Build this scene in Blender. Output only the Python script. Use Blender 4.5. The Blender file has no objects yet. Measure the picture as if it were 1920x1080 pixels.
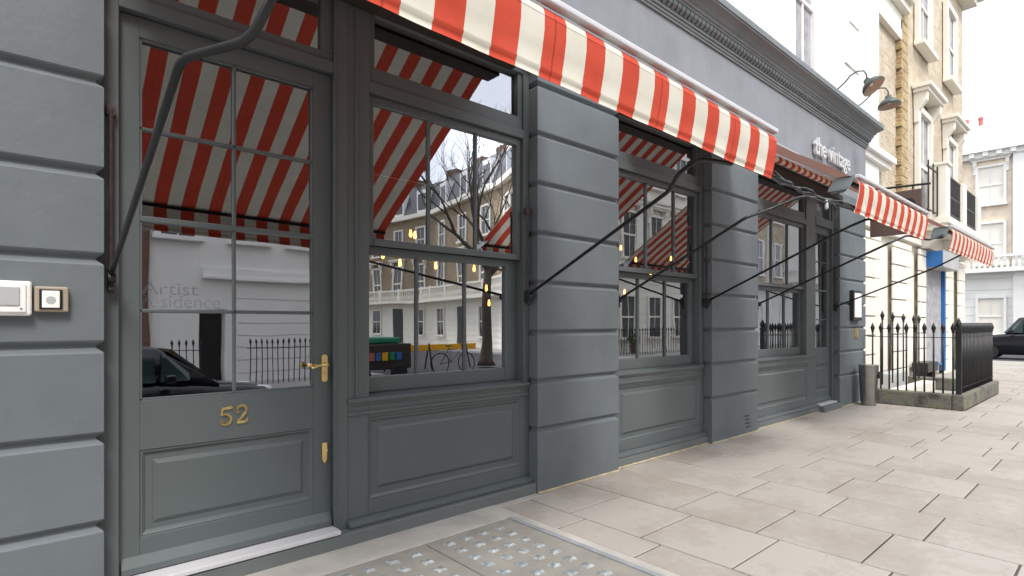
import bpy, bmesh, math, random
from mathutils import Vector, Matrix
random.seed(7)
S = bpy.context.scene
COL = S.collection
rad = math.radians

# ---------------------------------------------------------------- camera
CAMH = 1.5
TH = rad(48.22)
cam_d = bpy.data.cameras.new("camera")
cam = bpy.data.objects.new("camera", cam_d); COL.objects.link(cam)
cam.location = (0, 0, CAMH)
cam.rotation_euler = (rad(90), 0, TH - rad(90))
cam_d.sensor_width = 36; cam_d.lens = 19.517
cam_d.shift_y = (607 - 540) / 1920
cam_d.clip_end = 600; cam_d.clip_start = 0.05
S.camera = cam
# ---------------------------------------------------------------- sky, sun, exposure
SUN_EL, SUN_AZ = 52, 205      # azimuth of the sun, measured clockwise from +y
W = bpy.data.worlds.new("World"); S.world = W; W.use_nodes = True
wn = W.node_tree.nodes; wl = W.node_tree.links
bg = wn['Background']
sky = wn.new('ShaderNodeTexSky'); sky.sky_type = 'NISHITA'; sky.sun_disc = False
sky.sun_elevation = rad(SUN_EL); sky.sun_rotation = rad(SUN_AZ)
sky.air_density = 1.0; sky.dust_density = 3.0
wtc = wn.new('ShaderNodeTexCoord')
wns = wn.new('ShaderNodeTexNoise'); wns.inputs['Scale'].default_value = 2.2; wns.inputs['Detail'].default_value = 5
wl.new(wtc.outputs['Generated'], wns.inputs['Vector'])
wr = wn.new('ShaderNodeMapRange'); wr.inputs[1].default_value = .3; wr.inputs[2].default_value = .7
wr.inputs[3].default_value = .62; wr.inputs[4].default_value = .9
wl.new(wns.outputs['Fac'], wr.inputs['Value'])
wm = wn.new('ShaderNodeMixRGB'); wm.inputs['Color2'].default_value = (7.2, 7.4, 7.8, 1)
wl.new(wr.outputs[0], wm.inputs['Fac']); wl.new(sky.outputs[0], wm.inputs['Color1'])
wl.new(wm.outputs[0], bg.inputs['Color']); bg.inputs['Strength'].default_value = 0.115
sd = bpy.data.lights.new("sun", 'SUN'); sd.energy = 1.1; sd.angle = rad(16); sd.color = (1, .96, .9)
so = bpy.data.objects.new("sun", sd); COL.objects.link(so)
az = rad(SUN_AZ); el = rad(SUN_EL)
sdir = Vector((math.sin(az) * math.cos(el), math.cos(az) * math.cos(el), math.sin(el)))
so.rotation_euler = sdir.to_track_quat('Z', 'Y').to_euler()
S.view_settings.view_transform = 'Standard'; S.view_settings.look = 'None'
S.view_settings.exposure = 1.45; S.view_settings.gamma = 1
S.view_settings.use_curve_mapping = False

# ---------------------------------------------------------------- measuring helpers
F = 1040.89; CS, SN = math.cos(TH), math.sin(TH)
def qx(u):
    r = (u - 960) / F
    return (CS + SN * r) / (SN - CS * r)
def at(u, v, Y):
    x = qx(u) * Y; d = CS * x + SN * Y
    return (x, Y, CAMH - (v - 607) * d / F)
def mir(p, yg=3.67): return (p[0], 2 * yg - p[1], p[2])

# ---------------------------------------------------------------- materials
def M(name):
    m = bpy.data.materials.new(name); m.use_nodes = True
    nt = m.node_tree; b = nt.nodes['Principled BSDF']
    return m, nt.nodes, nt.links, b
def obj_xyz(N, L, scale=(1, 1, 1)):
    tc = N.new('ShaderNodeTexCoord'); mp = N.new('ShaderNodeMapping'); mp.inputs['Scale'].default_value = scale
    L.new(tc.outputs['Object'], mp.inputs['Vector']); return mp.outputs[0]
def noise(N, L, vec, scale, detail=4, rough=.55):
    n = N.new('ShaderNodeTexNoise'); n.inputs['Scale'].default_value = scale
    n.inputs['Detail'].default_value = detail; n.inputs['Roughness'].default_value = rough
    L.new(vec, n.inputs['Vector']); return n.outputs['Fac']
def ramp(N, L, fac, stops):
    r = N.new('ShaderNodeValToRGB'); e = r.color_ramp.elements
    e[0].position, e[0].color = stops[0][0], (*stops[0][1], 1)
    e[1].position, e[1].color = stops[-1][0], (*stops[-1][1], 1)
    for p, c in stops[1:-1]:
        k = e.new(p); k.color = (*c, 1)
    L.new(fac, r.inputs['Fac']); return r.outputs['Color']
def sc(c, k): return tuple(max(0, min(1, a * k)) for a in c)
def bump(N, L, h, b, strength, dist=.01):
    n = N.new('ShaderNodeBump'); n.inputs['Strength'].default_value = strength; n.inputs['Distance'].default_value = dist
    L.new(h, n.inputs['Height']); L.new(n.outputs[0], b.inputs['Normal']); return n
def paint(name, c, rough=.5, var=.12, vs=1.5, bs=.15, bscale=60, metal=0, bd=.002):
    m, N, L, b = M(name); v = obj_xyz(N, L)
    n1 = noise(N, L, v, vs, 6)
    col = ramp(N, L, n1, [(.3, sc(c, 1 - var)), (.7, sc(c, 1 + var))])
    L.new(col, b.inputs['Base Color']); b.inputs['Roughness'].default_value = rough; b.inputs['Metallic'].default_value = metal
    rr = N.new('ShaderNodeMapRange'); rr.inputs[3].default_value = rough - .08; rr.inputs[4].default_value = rough + .12
    L.new(noise(N, L, v, 7, 4), rr.inputs['Value']); L.new(rr.outputs[0], b.inputs['Roughness'])
    bump(N, L, noise(N, L, v, bscale, 5, .6), b, bs, bd)
    return m
def masonry(name, c, rough=.62):
    m, N, L, b = M(name); v = obj_xyz(N, L)
    big = noise(N, L, v, 1.3, 7, .6); streak = noise(N, L, obj_xyz(N, L, (6, 6, .7)), 1.5, 5)
    mx = N.new('ShaderNodeMath'); mx.operation = 'MULTIPLY_ADD'; mx.inputs[1].default_value = .22
    L.new(streak, mx.inputs[0]); L.new(big, mx.inputs[2])
    col = ramp(N, L, mx.outputs[0], [(.42, sc(c, .86)), (.61, c), (.82, sc(c, 1.12))])
    # small chips of older paint
    ch = noise(N, L, v, 38, 3, .7)
    cr = N.new('ShaderNodeMapRange'); cr.inputs[1].default_value = .70; cr.inputs[2].default_value = .73; L.new(ch, cr.inputs['Value'])
    mm = N.new('ShaderNodeMixRGB'); mm.inputs['Color2'].default_value = (*sc(c, 1.45), 1)
    L.new(cr.outputs[0], mm.inputs['Fac']); L.new(col, mm.inputs['Color1'])
    L.new(mm.outputs[0], b.inputs['Base Color']); b.inputs['Roughness'].default_value = rough
    a = N.new('ShaderNodeMath'); a.operation = 'MULTIPLY_ADD'; a.inputs[1].default_value = .35
    L.new(noise(N, L, v, 45, 6, .65), a.inputs[0]); L.new(noise(N, L, v, 9, 4), a.inputs[2])
    bump(N, L, a.outputs[0], b, .55, .006)
    return m
MT = {}
MT['wood'] = paint('painted_wood', (.094, .112, .116), .42, .07, 1.2, .12, 40)
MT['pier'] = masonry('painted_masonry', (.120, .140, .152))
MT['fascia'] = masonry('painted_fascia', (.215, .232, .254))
MT['cornice'] = paint('painted_cornice', (.13, .152, .158), .5, .12, 2, .3, 30)
MT['step'] = masonry('painted_step', (.13, .145, .145))
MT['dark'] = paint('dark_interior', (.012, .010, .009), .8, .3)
MT['black'] = paint('black_metal', (.012, .012, .013), .38, .2, 8, .1)
MT['rust'] = paint('rusty_bracket', (.042, .026, .023), .55, .4, 20, .3)
MT['white'] = paint('white_plastic', (.84, .84, .82), .35, .04, 4, .05)
MT['beige'] = paint('beige_plastic', (.36, .30, .23), .5, .1, 4, .1)
MT['alu'] = paint('aluminium', (.62, .64, .66), .32, .08, 6, .1, 80, .8)
MT['whitemetal'] = paint('white_painted_metal', (.56, .56, .58), .4, .04)
MT['hood'] = paint('grey_hood', (.5, .52, .53), .4, .06)
MT['flood'] = paint('grey_flood_housing', (.055, .07, .07), .45, .1)
MT['brass'] = paint('brass', (.84, .63, .27), .3, .12, 12, .1, 90, 1)
MT['steel'] = paint('brushed_steel', (.34, .33, .31), .3, .1, 5, .1, 90, 1)
MT['stucco'] = paint('white_stucco', (.80, .79, .76), .7, .04, .8, .2, 25)
MT['cream'] = paint('cream_stucco', (.78, .745, .66), .7, .06, .8, .2, 25)
MT['creamw'] = paint('pale_stucco', (.78, .745, .66), .7, .05, .8, .2, 25)
MT['slate'] = paint('slate_roof', (.07, .075, .085), .6, .25, 3, .3, 20)
MT['brown'] = paint('brown_board', (.105, .062, .05), .5, .08)
MT['blue'] = paint('blue_sign', (.02, .13, .38), .4, .08)
MT['greybox'] = paint('grey_plastic', (.42, .43, .43), .5, .06)
MT['curtain'] = paint('net_curtain', (.34, .34, .36), .8, .3, 5)
MT['carblack'] = paint('black_car_paint', (.006, .007, .012), .12, .1, 2, 0)
MT['tyre'] = paint('rubber', (.015, .015, .015), .8, .1)
MT['yellow'] = paint('yellow_paint', (.80, .42, .01), .4, .08)
MT['green'] = paint('green_plastic', (.01, .20, .11), .4, .08)
MT['asphalt'] = paint('asphalt', (.055, .055, .058), .85, .25, 3, .6, 120, bd=.004)
MT['concrete'] = paint('concrete', (.40, .385, .355), .85, .16, 4, .5, 60, bd=.004)
MT['panelc'] = paint('cast_panel', (.25, .238, .21), .8, .14, 5, .4, 60)
MT['brownblack'] = paint('dark_brown_board', (.03, .022, .018), .6, .2)
MT['brickt'] = None
MT['sandy'] = paint('sandy_mortar', (.40, .34, .22), .9, .3, 9, .5, 60)
MT['bark'] = paint('bark', (.055, .042, .032), .9, .35, 9, .8, 30, bd=.01)
MT['leaf'] = paint('leaves', (.05, .10, .03), .6, .3, 9)
MT['bluesteel'] = paint('galvanised_frame', (.27, .285, .30), .5, .14, 6, .2)
MT['red'] = paint('red_clay', (.5, .14, .12), .6, .1)
def glass(name, fac=.33, tint=(.55, .57, .55)):
    m, N, L, b = M(name); N.remove(b); out = N['Material Output']
    g = N.new('ShaderNodeBsdfGlossy'); g.inputs['Roughness'].default_value = .0; g.inputs['Color'].default_value = (.93, .95, 1, 1)
    t = N.new('ShaderNodeBsdfTransparent'); t.inputs['Color'].default_value = (*tint, 1)
    lw = N.new('ShaderNodeFresnel'); lw.inputs['IOR'].default_value = 1.5
    a = N.new('ShaderNodeMath'); a.operation = 'ADD'; a.inputs[1].default_value = fac; a.use_clamp = True
    L.new(lw.outputs[0], a.inputs[0])
    mx = N.new('ShaderNodeMixShader'); L.new(a.outputs[0], mx.inputs[0]); L.new(t.outputs[0], mx.inputs[1]); L.new(g.outputs[0], mx.inputs[2])
    v = obj_xyz(N, L); bn = N.new('ShaderNodeBump'); bn.inputs['Strength'].default_value = .12; bn.inputs['Distance'].default_value = .004
    L.new(noise(N, L, v, 2.3, 1), bn.inputs['Height']); L.new(bn.outputs[0], g.inputs['Normal'])
    L.new(mx.outputs[0], out.inputs['Surface']); return m
MT['glass'] = glass('window_glass')
m, N, L, b = M('dark_pane'); b.inputs['Base Color'].default_value = (.03, .035, .04, 1); b.inputs['Roughness'].default_value = .06
b.inputs['Specular IOR Level'].default_value = .8; MT['pane'] = m
m, N, L, b = M('car_glass'); b.inputs['Base Color'].default_value = (.02, .04, .04, 1); b.inputs['Roughness'].default_value = .04
b.inputs['Specular IOR Level'].default_value = .9; MT['carglass'] = m
m, N, L, b = M('prism_glass'); v = obj_xyz(N, L)
L.new(ramp(N, L, noise(N, L, v, 30, 3), [(.35, (.20, .22, .225)), (.5, (.29, .315, .32)), (.65, (.40, .43, .43))]), b.inputs['Base Color'])
b.inputs['Roughness'].default_value = .12; MT['prism'] = m
m, N, L, b = M('bulb_glow'); b.inputs['Base Color'].default_value = (1, .6, .2, 1)
b.inputs['Emission Color'].default_value = (1, .40, .09, 1); b.inputs['Emission Strength'].default_value = 5; MT['bulb'] = m
m, N, L, b = M('etched_lettering'); b.inputs['Base Color'].default_value = (.16, .17, .20, 1); b.inputs['Roughness'].default_value = .8
b.inputs['Alpha'].default_value = .15; MT['etch'] = m
# striped awning cloth: real woven stripes running down the slope
PER, PH = .2245, 1.665
def cloth(name, trans):
    m, N, L, b = M(name); out = N['Material Output']
    tc = N.new('ShaderNodeTexCoord'); sx = N.new('ShaderNodeSeparateXYZ'); L.new(tc.outputs['Object'], sx.inputs[0])
    a = N.new('ShaderNodeMath'); a.operation = 'ADD'; a.inputs[1].default_value = -PH + PER * .25 + PER * 100; L.new(sx.outputs[0], a.inputs[0])
    d = N.new('ShaderNodeMath'); d.operation = 'DIVIDE'; d.inputs[1].default_value = PER; L.new(a.outputs[0], d.inputs[0])
    f = N.new('ShaderNodeMath'); f.operation = 'FRACT'; L.new(d.outputs[0], f.inputs[0])
    c = N.new('ShaderNodeMath'); c.operation = 'LESS_THAN'; c.inputs[1].default_value = .5; L.new(f.outputs[0], c.inputs[0])
    n = noise(N, L, tc.outputs['Object'], 5, 5)
    cr = ramp(N, L, n, [(.3, (.70, .66, .55)), (.7, (.80, .77, .68))])
    rd = ramp(N, L, n, [(.3, (.57, .072, .040)), (.7, (.66, .095, .055))])
    mx = N.new('ShaderNodeMixRGB'); L.new(c.outputs[0], mx.inputs[0]); L.new(cr, mx.inputs[1]); L.new(rd, mx.inputs[2])
    geo = N.new('ShaderNodeNewGeometry'); bk = N.new('ShaderNodeMixRGB'); bk.blend_type = 'MULTIPLY'; bk.inputs[2].default_value = (.27, .24, .21, 1)  # shade of the underside put into the colour: back faces multiplied darker
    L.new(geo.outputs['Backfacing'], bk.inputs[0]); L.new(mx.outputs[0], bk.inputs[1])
    d4 = N.new('ShaderNodeMath'); d4.operation = 'DIVIDE'; d4.inputs[1].default_value = 3; L.new(d.outputs[0], d4.inputs[0])
    f4 = N.new('ShaderNodeMath'); f4.operation = 'FRACT'; L.new(d4.outputs[0], f4.inputs[0])
    c4 = N.new('ShaderNodeMath'); c4.operation = 'COMPARE'; c4.inputs[1].default_value = .083; c4.inputs[2].default_value = .006; L.new(f4.outputs[0], c4.inputs[0])
    sm = N.new('ShaderNodeMixRGB'); sm.blend_type = 'MULTIPLY'; sm.inputs[2].default_value = (.62, .6, .6, 1); L.new(c4.outputs[0], sm.inputs[0]); L.new(bk.outputs[0], sm.inputs[1])
    L.new(sm.outputs[0], b.inputs['Base Color']); b.inputs['Roughness'].default_value = .85; b.inputs['Specular IOR Level'].default_value = .2
    w = noise(N, L, tc.outputs['Object'], 400, 2); w2 = noise(N, L, tc.outputs['Object'], 8, 3)
    wa = N.new('ShaderNodeMath'); wa.operation = 'MULTIPLY_ADD'; wa.inputs[1].default_value = .06; L.new(w, wa.inputs[0]); L.new(w2, wa.inputs[2])
    bn = bump(N, L, wa.outputs[0], b, .35, .008)
    t = N.new('ShaderNodeBsdfTranslucent'); L.new(mx.outputs[0], t.inputs['Color'])
    ms = N.new('ShaderNodeMixShader'); ms.inputs[0].default_value = trans
    L.new(b.outputs[0], ms.inputs[1]); L.new(t.outputs[0], ms.inputs[2]); L.new(ms.outputs[0], out.inputs['Surface'])
    return m
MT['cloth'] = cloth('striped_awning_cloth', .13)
# paving slabs
m, N, L, b = M('york_stone'); v = obj_xyz(N, L); g = N.new('ShaderNodeNewGeometry')
n1 = noise(N, L, v, 1.1, 7, .62); n2 = noise(N, L, v, 14, 6, .7)
n3 = noise(N, L, v, 4.2, 6, .65)
a0 = N.new('ShaderNodeMath'); a0.operation = 'MULTIPLY_ADD'; a0.inputs[1].default_value = .32; L.new(n3, a0.inputs[0]); L.new(n1, a0.inputs[2])
a = N.new('ShaderNodeMath'); a.operation = 'MULTIPLY_ADD'; a.inputs[1].default_value = .40; L.new(n2, a.inputs[0]); L.new(a0.outputs[0], a.inputs[2])
a2 = N.new('ShaderNodeMath'); a2.operation = 'MULTIPLY_ADD'; a2.inputs[1].default_value = .20; L.new(g.outputs['Random Per Island'], a2.inputs[0]); L.new(a.outputs[0], a2.inputs[2])
col = ramp(N, L, a2.outputs[0], [(.55, (.240, .212, .180)), (.80, (.295, .266, .232)), (.95, (.332, .304, .270)), (1.0, (.362, .336, .302))])
spn = noise(N, L, v, 26, 2, .5)
sr = N.new('ShaderNodeMapRange'); sr.inputs[1].default_value = .70; sr.inputs[2].default_value = .73; sr.inputs[4].default_value = .45; L.new(spn, sr.inputs['Value'])
mx = N.new('ShaderNodeMixRGB'); mx.inputs[2].default_value = (.12, .10, .09, 1); L.new(sr.outputs[0], mx.inputs[0]); L.new(col, mx.inputs[1])
L.new(mx.outputs[0], b.inputs['Base Color']); b.inputs['Roughness'].default_value = .78
bump(N, L, a.outputs[0], b, .5, .006); MT['slab'] = m
m, N, L, b = M('mortar_joint'); v = obj_xyz(N, L)
L.new(ramp(N, L, noise(N, L, v, 2.2, 5), [(.35, (.045, .04, .032)), (.55, (.085, .075, .06)), (.68, (.09, .09, .04))]), b.inputs['Base Color']); b.inputs['Roughness'].default_value = .9; MT['mortar'] = m
m, N, L, b = M('mossy_stone'); v = obj_xyz(N, L)
L.new(ramp(N, L, noise(N, L, v, 3.2, 7, .65), [(.34, (.055, .052, .046)), (.5, (.15, .142, .125)), (.60, (.16, .16, .10)), (.72, (.24, .225, .195))]), b.inputs['Base Color'])
b.inputs['Roughness'].default_value = .9; bump(N, L, noise(N, L, v, 25, 6), b, .8, .02); MT['moss'] = m
def brick(name, c1, c2, mort=(.42, .38, .32), k=1.0):
    m, N, L, b = M(name); tc = N.new('ShaderNodeTexCoord'); s = N.new('ShaderNodeSeparateXYZ'); L.new(tc.outputs['Object'], s.inputs[0])
    ad = N.new('ShaderNodeMath'); L.new(s.outputs[0], ad.inputs[0]); L.new(s.outputs[1], ad.inputs[1])
    cb = N.new('ShaderNodeCombineXYZ'); L.new(ad.outputs[0], cb.inputs[0]); L.new(s.outputs[2], cb.inputs[1])
    bt = N.new('ShaderNodeTexBrick'); L.new(cb.outputs[0], bt.inputs['Vector']); bt.inputs['Scale'].default_value = 1
    bt.inputs['Brick Width'].default_value = .235 * k; bt.inputs['Row Height'].default_value = .078 * k; bt.inputs['Mortar Size'].default_value = .008
    bt.inputs['Color1'].default_value = (*c1, 1); bt.inputs['Color2'].default_value = (*c2, 1); bt.inputs['Mortar'].default_value = (*mort, 1)
    n = noise(N, L, tc.outputs['Object'], 2.5, 6)
    mx = N.new('ShaderNodeMixRGB'); mx.blend_type = 'MULTIPLY'; mx.inputs[0].default_value = .6; L.new(bt.outputs['Color'], mx.inputs[1])
    L.new(ramp(N, L, n, [(.3, (.62, .58, .5)), (.7, (1, 1, 1))]), mx.inputs[2]); L.new(mx.outputs[0], b.inputs['Base Color'])
    b.inputs['Roughness'].default_value = .85; bump(N, L, bt.outputs['Fac'], b, -.4, .01); return m
MT['brick'] = brick('yellow_stock_brick', (.44, .35, .24), (.60, .51, .38), (.60, .56, .49))
MT['brickq'] = brick('dark_yellow_brick', (.33, .21, .10), (.50, .37, .17), (.55, .48, .33))
MT['brickt'] = brick('weathered_stock_brick', (.22, .155, .085), (.33, .25, .15), (.36, .32, .26))
MT['brickr'] = brick('orange_brick', (.88, .72, .56), (.88, .76, .62), (.8, .74, .64))
MT['brickd'] = brick('brown_brick', (.13, .065, .035), (.18, .09, .05), (.2, .17, .14))

# ---------------------------------------------------------------- mesh builder
class MB:
    def __init__(s, T=None): s.bm = bmesh.new(); s.T = T
    def v(s, p): return s.bm.verts.new(s.T(p) if s.T else p)
    def poly(s, pts): return s.bm.faces.new([s.v(p) for p in pts])
    def box(s, x0, x1, y0, y1, z0, z1):
        c = [s.v(p) for p in ((x0,y0,z0),(x1,y0,z0),(x1,y1,z0),(x0,y1,z0),(x0,y0,z1),(x1,y0,z1),(x1,y1,z1),(x0,y1,z1))]
        for f in ((0,3,2,1),(4,5,6,7),(0,1,5,4),(1,2,6,5),(2,3,7,6),(3,0,4,7)): s.bm.faces.new([c[i] for i in f])
        return s
    def loft(s, rings, cap=True, close=True):
        R = [[s.v(p) for p in r] for r in rings]; n = len(R[0])
        for a, b in zip(R, R[1:]):
            for i in range(n if close else n - 1):
                j = (i + 1) % n
                s.bm.faces.new((a[i], a[j], b[j], b[i]))
        if cap: s.bm.faces.new(R[0][::-1]); s.bm.faces.new(R[-1])
        return s
    def prism(s, poly, axis, a0, a1):   # poly in the two other axes
        def P(p, a):
            return {'x': (a, p[0], p[1]), 'y': (p[0], a, p[1]), 'z': (p[0], p[1], a)}[axis]
        return s.loft([[P(p, a0) for p in poly], [P(p, a1) for p in poly]])
    def tube(s, pts, r, n=10, cap=True):
        pts = [Vector(p) for p in pts]; rs = r if isinstance(r, (list, tuple)) else [r] * len(pts); rings = []
        up = None
        for i, p in enumerate(pts):
            d = (pts[min(i + 1, len(pts) - 1)] - pts[max(i - 1, 0)]).normalized()
            if up is None: up = Vector((0, 0, 1)) if abs(d.z) < .9 else Vector((1, 0, 0))
            a = d.cross(up)
            if a.length < 1e-3: a = d.cross(Vector((.3, 1, .2)))
            a.normalize(); b = a.cross(d).normalized(); up = b
            rings.append([tuple(p + (a * math.cos(t) + b * math.sin(t)) * rs[i]) for t in [2 * math.pi * k / n for k in range(n)]])
        return s.loft(rings, cap)
    def lathe(s, prof, c=(0, 0, 0), n=20, axis='z'):
        rings = []
        for r, h in prof:
            ring = []
            for k in range(n):
                t = 2 * math.pi * k / n; a, b = r * math.cos(t), r * math.sin(t)
                p = {'z': (a, b, h), 'y': (a, h, b), 'x': (h, a, b)}[axis]
                ring.append((c[0] + p[0], c[1] + p[1], c[2] + p[2]))
            rings.append(ring)
        return s.loft(rings)
    def build(s, name, mat, parent=None, bevel=0, smooth=False, seg=2):
        bmesh.ops.recalc_face_normals(s.bm, faces=s.bm.faces)
        me = bpy.data.meshes.new(name); s.bm.to_mesh(me); s.bm.free()
        me.materials.append(MT[mat] if isinstance(mat, str) else mat)
        o = bpy.data.objects.new(name, me); COL.objects.link(o)
        if smooth:
            me.polygons.foreach_set('use_smooth', [True] * len(me.polygons))
        if bevel:
            b = o.modifiers.new('bevel', 'BEVEL'); b.width = bevel; b.segments = seg; b.limit_method = 'ANGLE'; b.angle_limit = rad(35)
        if parent: adopt(o, parent)
        return o
WM = {}
def wpos(o):
    p = Vector(o.location)
    while o.parent: o = o.parent; p = p + Vector(o.location) if o.matrix_parent_inverse == Matrix() else p
    return p
def adopt(o, parent):
    """child meshes are written in place coordinates; the parent inverse undoes the parent's own location"""
    o.parent = parent
    root = parent
    while root.parent: root = root.parent
    o.matrix_parent_inverse = Matrix.Translation(-Vector(root.location)) if parent is root else Matrix()
def tag(o, label, cat=None, group=None, kind=None):
    if label: o['label'] = label
    if cat: o['category'] = cat
    if group: o['group'] = group
    if kind: o['kind'] = kind
    return o
def empty(name, loc, label, cat, group=None):
    o = bpy.data.objects.new(name, None); COL.objects.link(o); o.location = loc; o.empty_display_size = .2
    return tag(o, label, cat, group)
def structure(o, label=None):
    o['kind'] = 'structure'
    if label: o['label'] = label
    return o
def copy_tree(o, parent=None):
    c = o.copy(); COL.objects.link(c)
    if parent: c.parent = parent
    for ch in [k for k in o.children]: copy_tree(ch, c)
    return c
def text_mesh(txt, size, depth, name, mat, parent, loc, sx=1.0, font_bold=0.0, rot=(rad(90), 0, 0), spacing=1.0):
    cu = bpy.data.curves.new(name, 'FONT'); cu.body = txt; cu.size = size; cu.extrude = depth; cu.offset = font_bold; cu.space_character = spacing
    t = bpy.data.objects.new(name + '_src', cu); COL.objects.link(t)
    dg = bpy.context.evaluated_depsgraph_get()
    me = bpy.data.meshes.new_from_object(t.evaluated_get(dg)); me.name = name
    bpy.data.objects.remove(t)
    me.transform(Matrix.Translation(loc) @ Matrix.Rotation(rot[2], 4, 'Z') @ Matrix.Rotation(rot[0], 4, 'X') @ Matrix.Diagonal((sx, 1, 1, 1)))
    me.materials.clear(); me.materials.append(MT[mat])
    o = bpy.data.objects.new(name, me); COL.objects.link(o)
    if parent: adopt(o, parent)
    return o

D = 3.5
# ================================================================ GROUND
m0 = MB(); m0.poly([(-60, -1.55, -.007), (29.6, -1.55, -.007), (29.6, 3.2, -.007), (29.6, 60, -.007), (-60, 60, -.007)])
structure(m0.build('pavement_bed', 'mortar'))
structure(MB().box(-200, 260, -200, 260, -.6, -.135).build('ground', 'asphalt'))
# slabs laid in courses that run out from the building
pv = MB()
def slab(x0, x1, y0, y1):
    g = .0065; r = random.uniform(-.0012, .0012); c = .004
    x0 += g; x1 -= g; y0 += g; y1 -= g
    if x1 - x0 < .05 or y1 - y0 < .05: return
    pv.loft([[(x0, y0, -.05), (x1, y0, -.05), (x1, y1, -.05), (x0, y1, -.05)],
             [(x0, y0, -c + r), (x1, y0, -c + r), (x1, y1, -c + r), (x0, y1, -c + r)],
             [(x0 + c, y0 + c, r), (x1 - c, y0 + c, r), (x1 - c, y1 - c, r), (x0 + c, y1 - c, r)]])
def course(x0, x1, off, ymin, ymax, per=.67):
    k = math.floor((ymin - off) / per); y = off + per * k
    while y < ymax:
        y2 = y + per
        a, b2 = max(y, ymin), min(y2, ymax)
        if ymax - b2 < .2: b2 = ymax
        slab(x0, x1, a, b2); 
        if b2 == ymax: break
        y = y2
xs = [2.955, 3.27, 3.955, 4.67, 5.36, 6.08, 6.74, 7.43, 8.13]
while xs[-1] < 29.5: xs.append(xs[-1] + random.choice((.66, .69, .72)))
for i in range(len(xs) - 1):
    off = 2.31 if i % 2 else 2.48
    if i == 0: off = 2.14
    x0, x1 = xs[i], min(xs[i + 1], 29.45)
    ymax = 3.72 if x0 < 12.3 else 1.93
    if x0 > 12.2 and x1 < 16.3: ymax = 1.93
    if x0 >= 15.5: ymax = 3.9
    course(x0, x1, off, -1.4, ymax)
x = 2.955; i = 0
while x > -9:      # street side of the glass light and further left
    x0 = x - .69; course(x0, x, 1.28 + (.17 if i % 2 else 0), -1.4, 1.72); x = x0; i += 1
for k in range(11):
    slab(-9 + k * .92, min(-9 + (k + 1) * .92, .9), 1.74, 2.6); slab(-9 + k * .92 - .4, min(-9 + (k + 1) * .92 - .4, .9), 2.6, 3.4)
structure(pv.build('pavement', 'slab'), 'pale stone slabs laid in staggered courses')
structure(MB().box(-60, 29.65, -1.68, -1.42, -.14, .0).build('kerb', 'concrete', bevel=.015))
structure(MB().box(29.45, 29.7, -1.42, 4.2, -.14, .0).build('kerb', 'concrete', bevel=.015))
structure(MB().box(-100, 200, -7.3, -1.7, -.132, -.124).build('road', 'asphalt'))
structure(MB().box(-60, 8.2, -30, -7.3, -.14, -.002).box(19, 90, -60, -7.3, -.14, -.002).box(42.2, 60, -7.2, 40, -.14, .0).build('far_pavement', 'concrete', bevel=.02))
structure(MB().box(-30, 29.4, 3.95, 30, -.1, -.045).build('yard', 'concrete'))

fl = MB()
for a0, a1, y0 in ((3.43, 4.587, 3.5), (4.6, 6.46, 3.55), (6.471, 7.75, 3.5), (7.76, 10.16, 3.55), (11.0, 12.43, 3.5)):
    n_ = int((a1 - a0) / .06); t_ = [(a0 + (a1 - a0) * k / n_, y0 - .012 - .022 * random.random() ** 1.5) for k in range(n_ + 1)]
    fl.loft([[(x, y0 + .05, .004) for x, y in t_], [(x, y0 + .0, .014) for x, y in t_], [(x, y, .0035) for x, y in t_]], cap=False, close=False)
structure(fl.build('mortar_fillet', 'sandy'))
# concrete surround and pavement light
structure(MB().box(2.875, 2.95, 1.75, 3.26, -.05, .004).box(.9, 2.95, 3.215, 3.515, -.05, .006).box(2.955, 3.43, 3.44, 3.6, -.05, .003).build('concrete_border', 'concrete', bevel=.004))
pl = empty('pavement_light', (1.9, 2.6, 0), 'glass prism pavement light set flush in the footway in front of the door', 'pavement light')
MB().box(2.825, 2.87, 1.72, 3.212, -.06, .008).box(.9, 2.82, 1.72, 1.765, -.06, .008).build('frame', 'bluesteel', pl, bevel=.003)
def light_panel(x0, x1, cols):
    p = MB().box(x0, x1, 1.77, 3.21, -.05, .002).build('panel', 'panelc', pl, bevel=.004)
    y = 3.10
    while y > 1.84:
        for cx in cols:
            h = .036; j = random.uniform(-.002, .002)
            o = MB().loft([[(cx - h, y - h, -.01), (cx + h, y - h, -.01), (cx + h, y + h, -.01), (cx - h, y + h, -.01)],
                       [(cx - h, y - h, .005), (cx + h, y - h, .005), (cx + h, y + h, .005), (cx - h, y + h, .005)],
                       [(cx - h * .55, y - h * .55, .016 + j), (cx + h * .55, y - h * .55, .016 + j), (cx + h * .55, y + h * .55, .009), (cx - h * .55, y + h * .55, .009)]])
            o.build('glass_prism', 'prism', p)
        y -= .141
light_panel(2.078, 2.822, (2.195, 2.345, 2.49, 2.635))
light_panel(1.325, 2.068, (1.455, 1.60, 1.765, 1.925))
light_panel(.9, 1.315, (1.02, 1.19))

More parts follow.
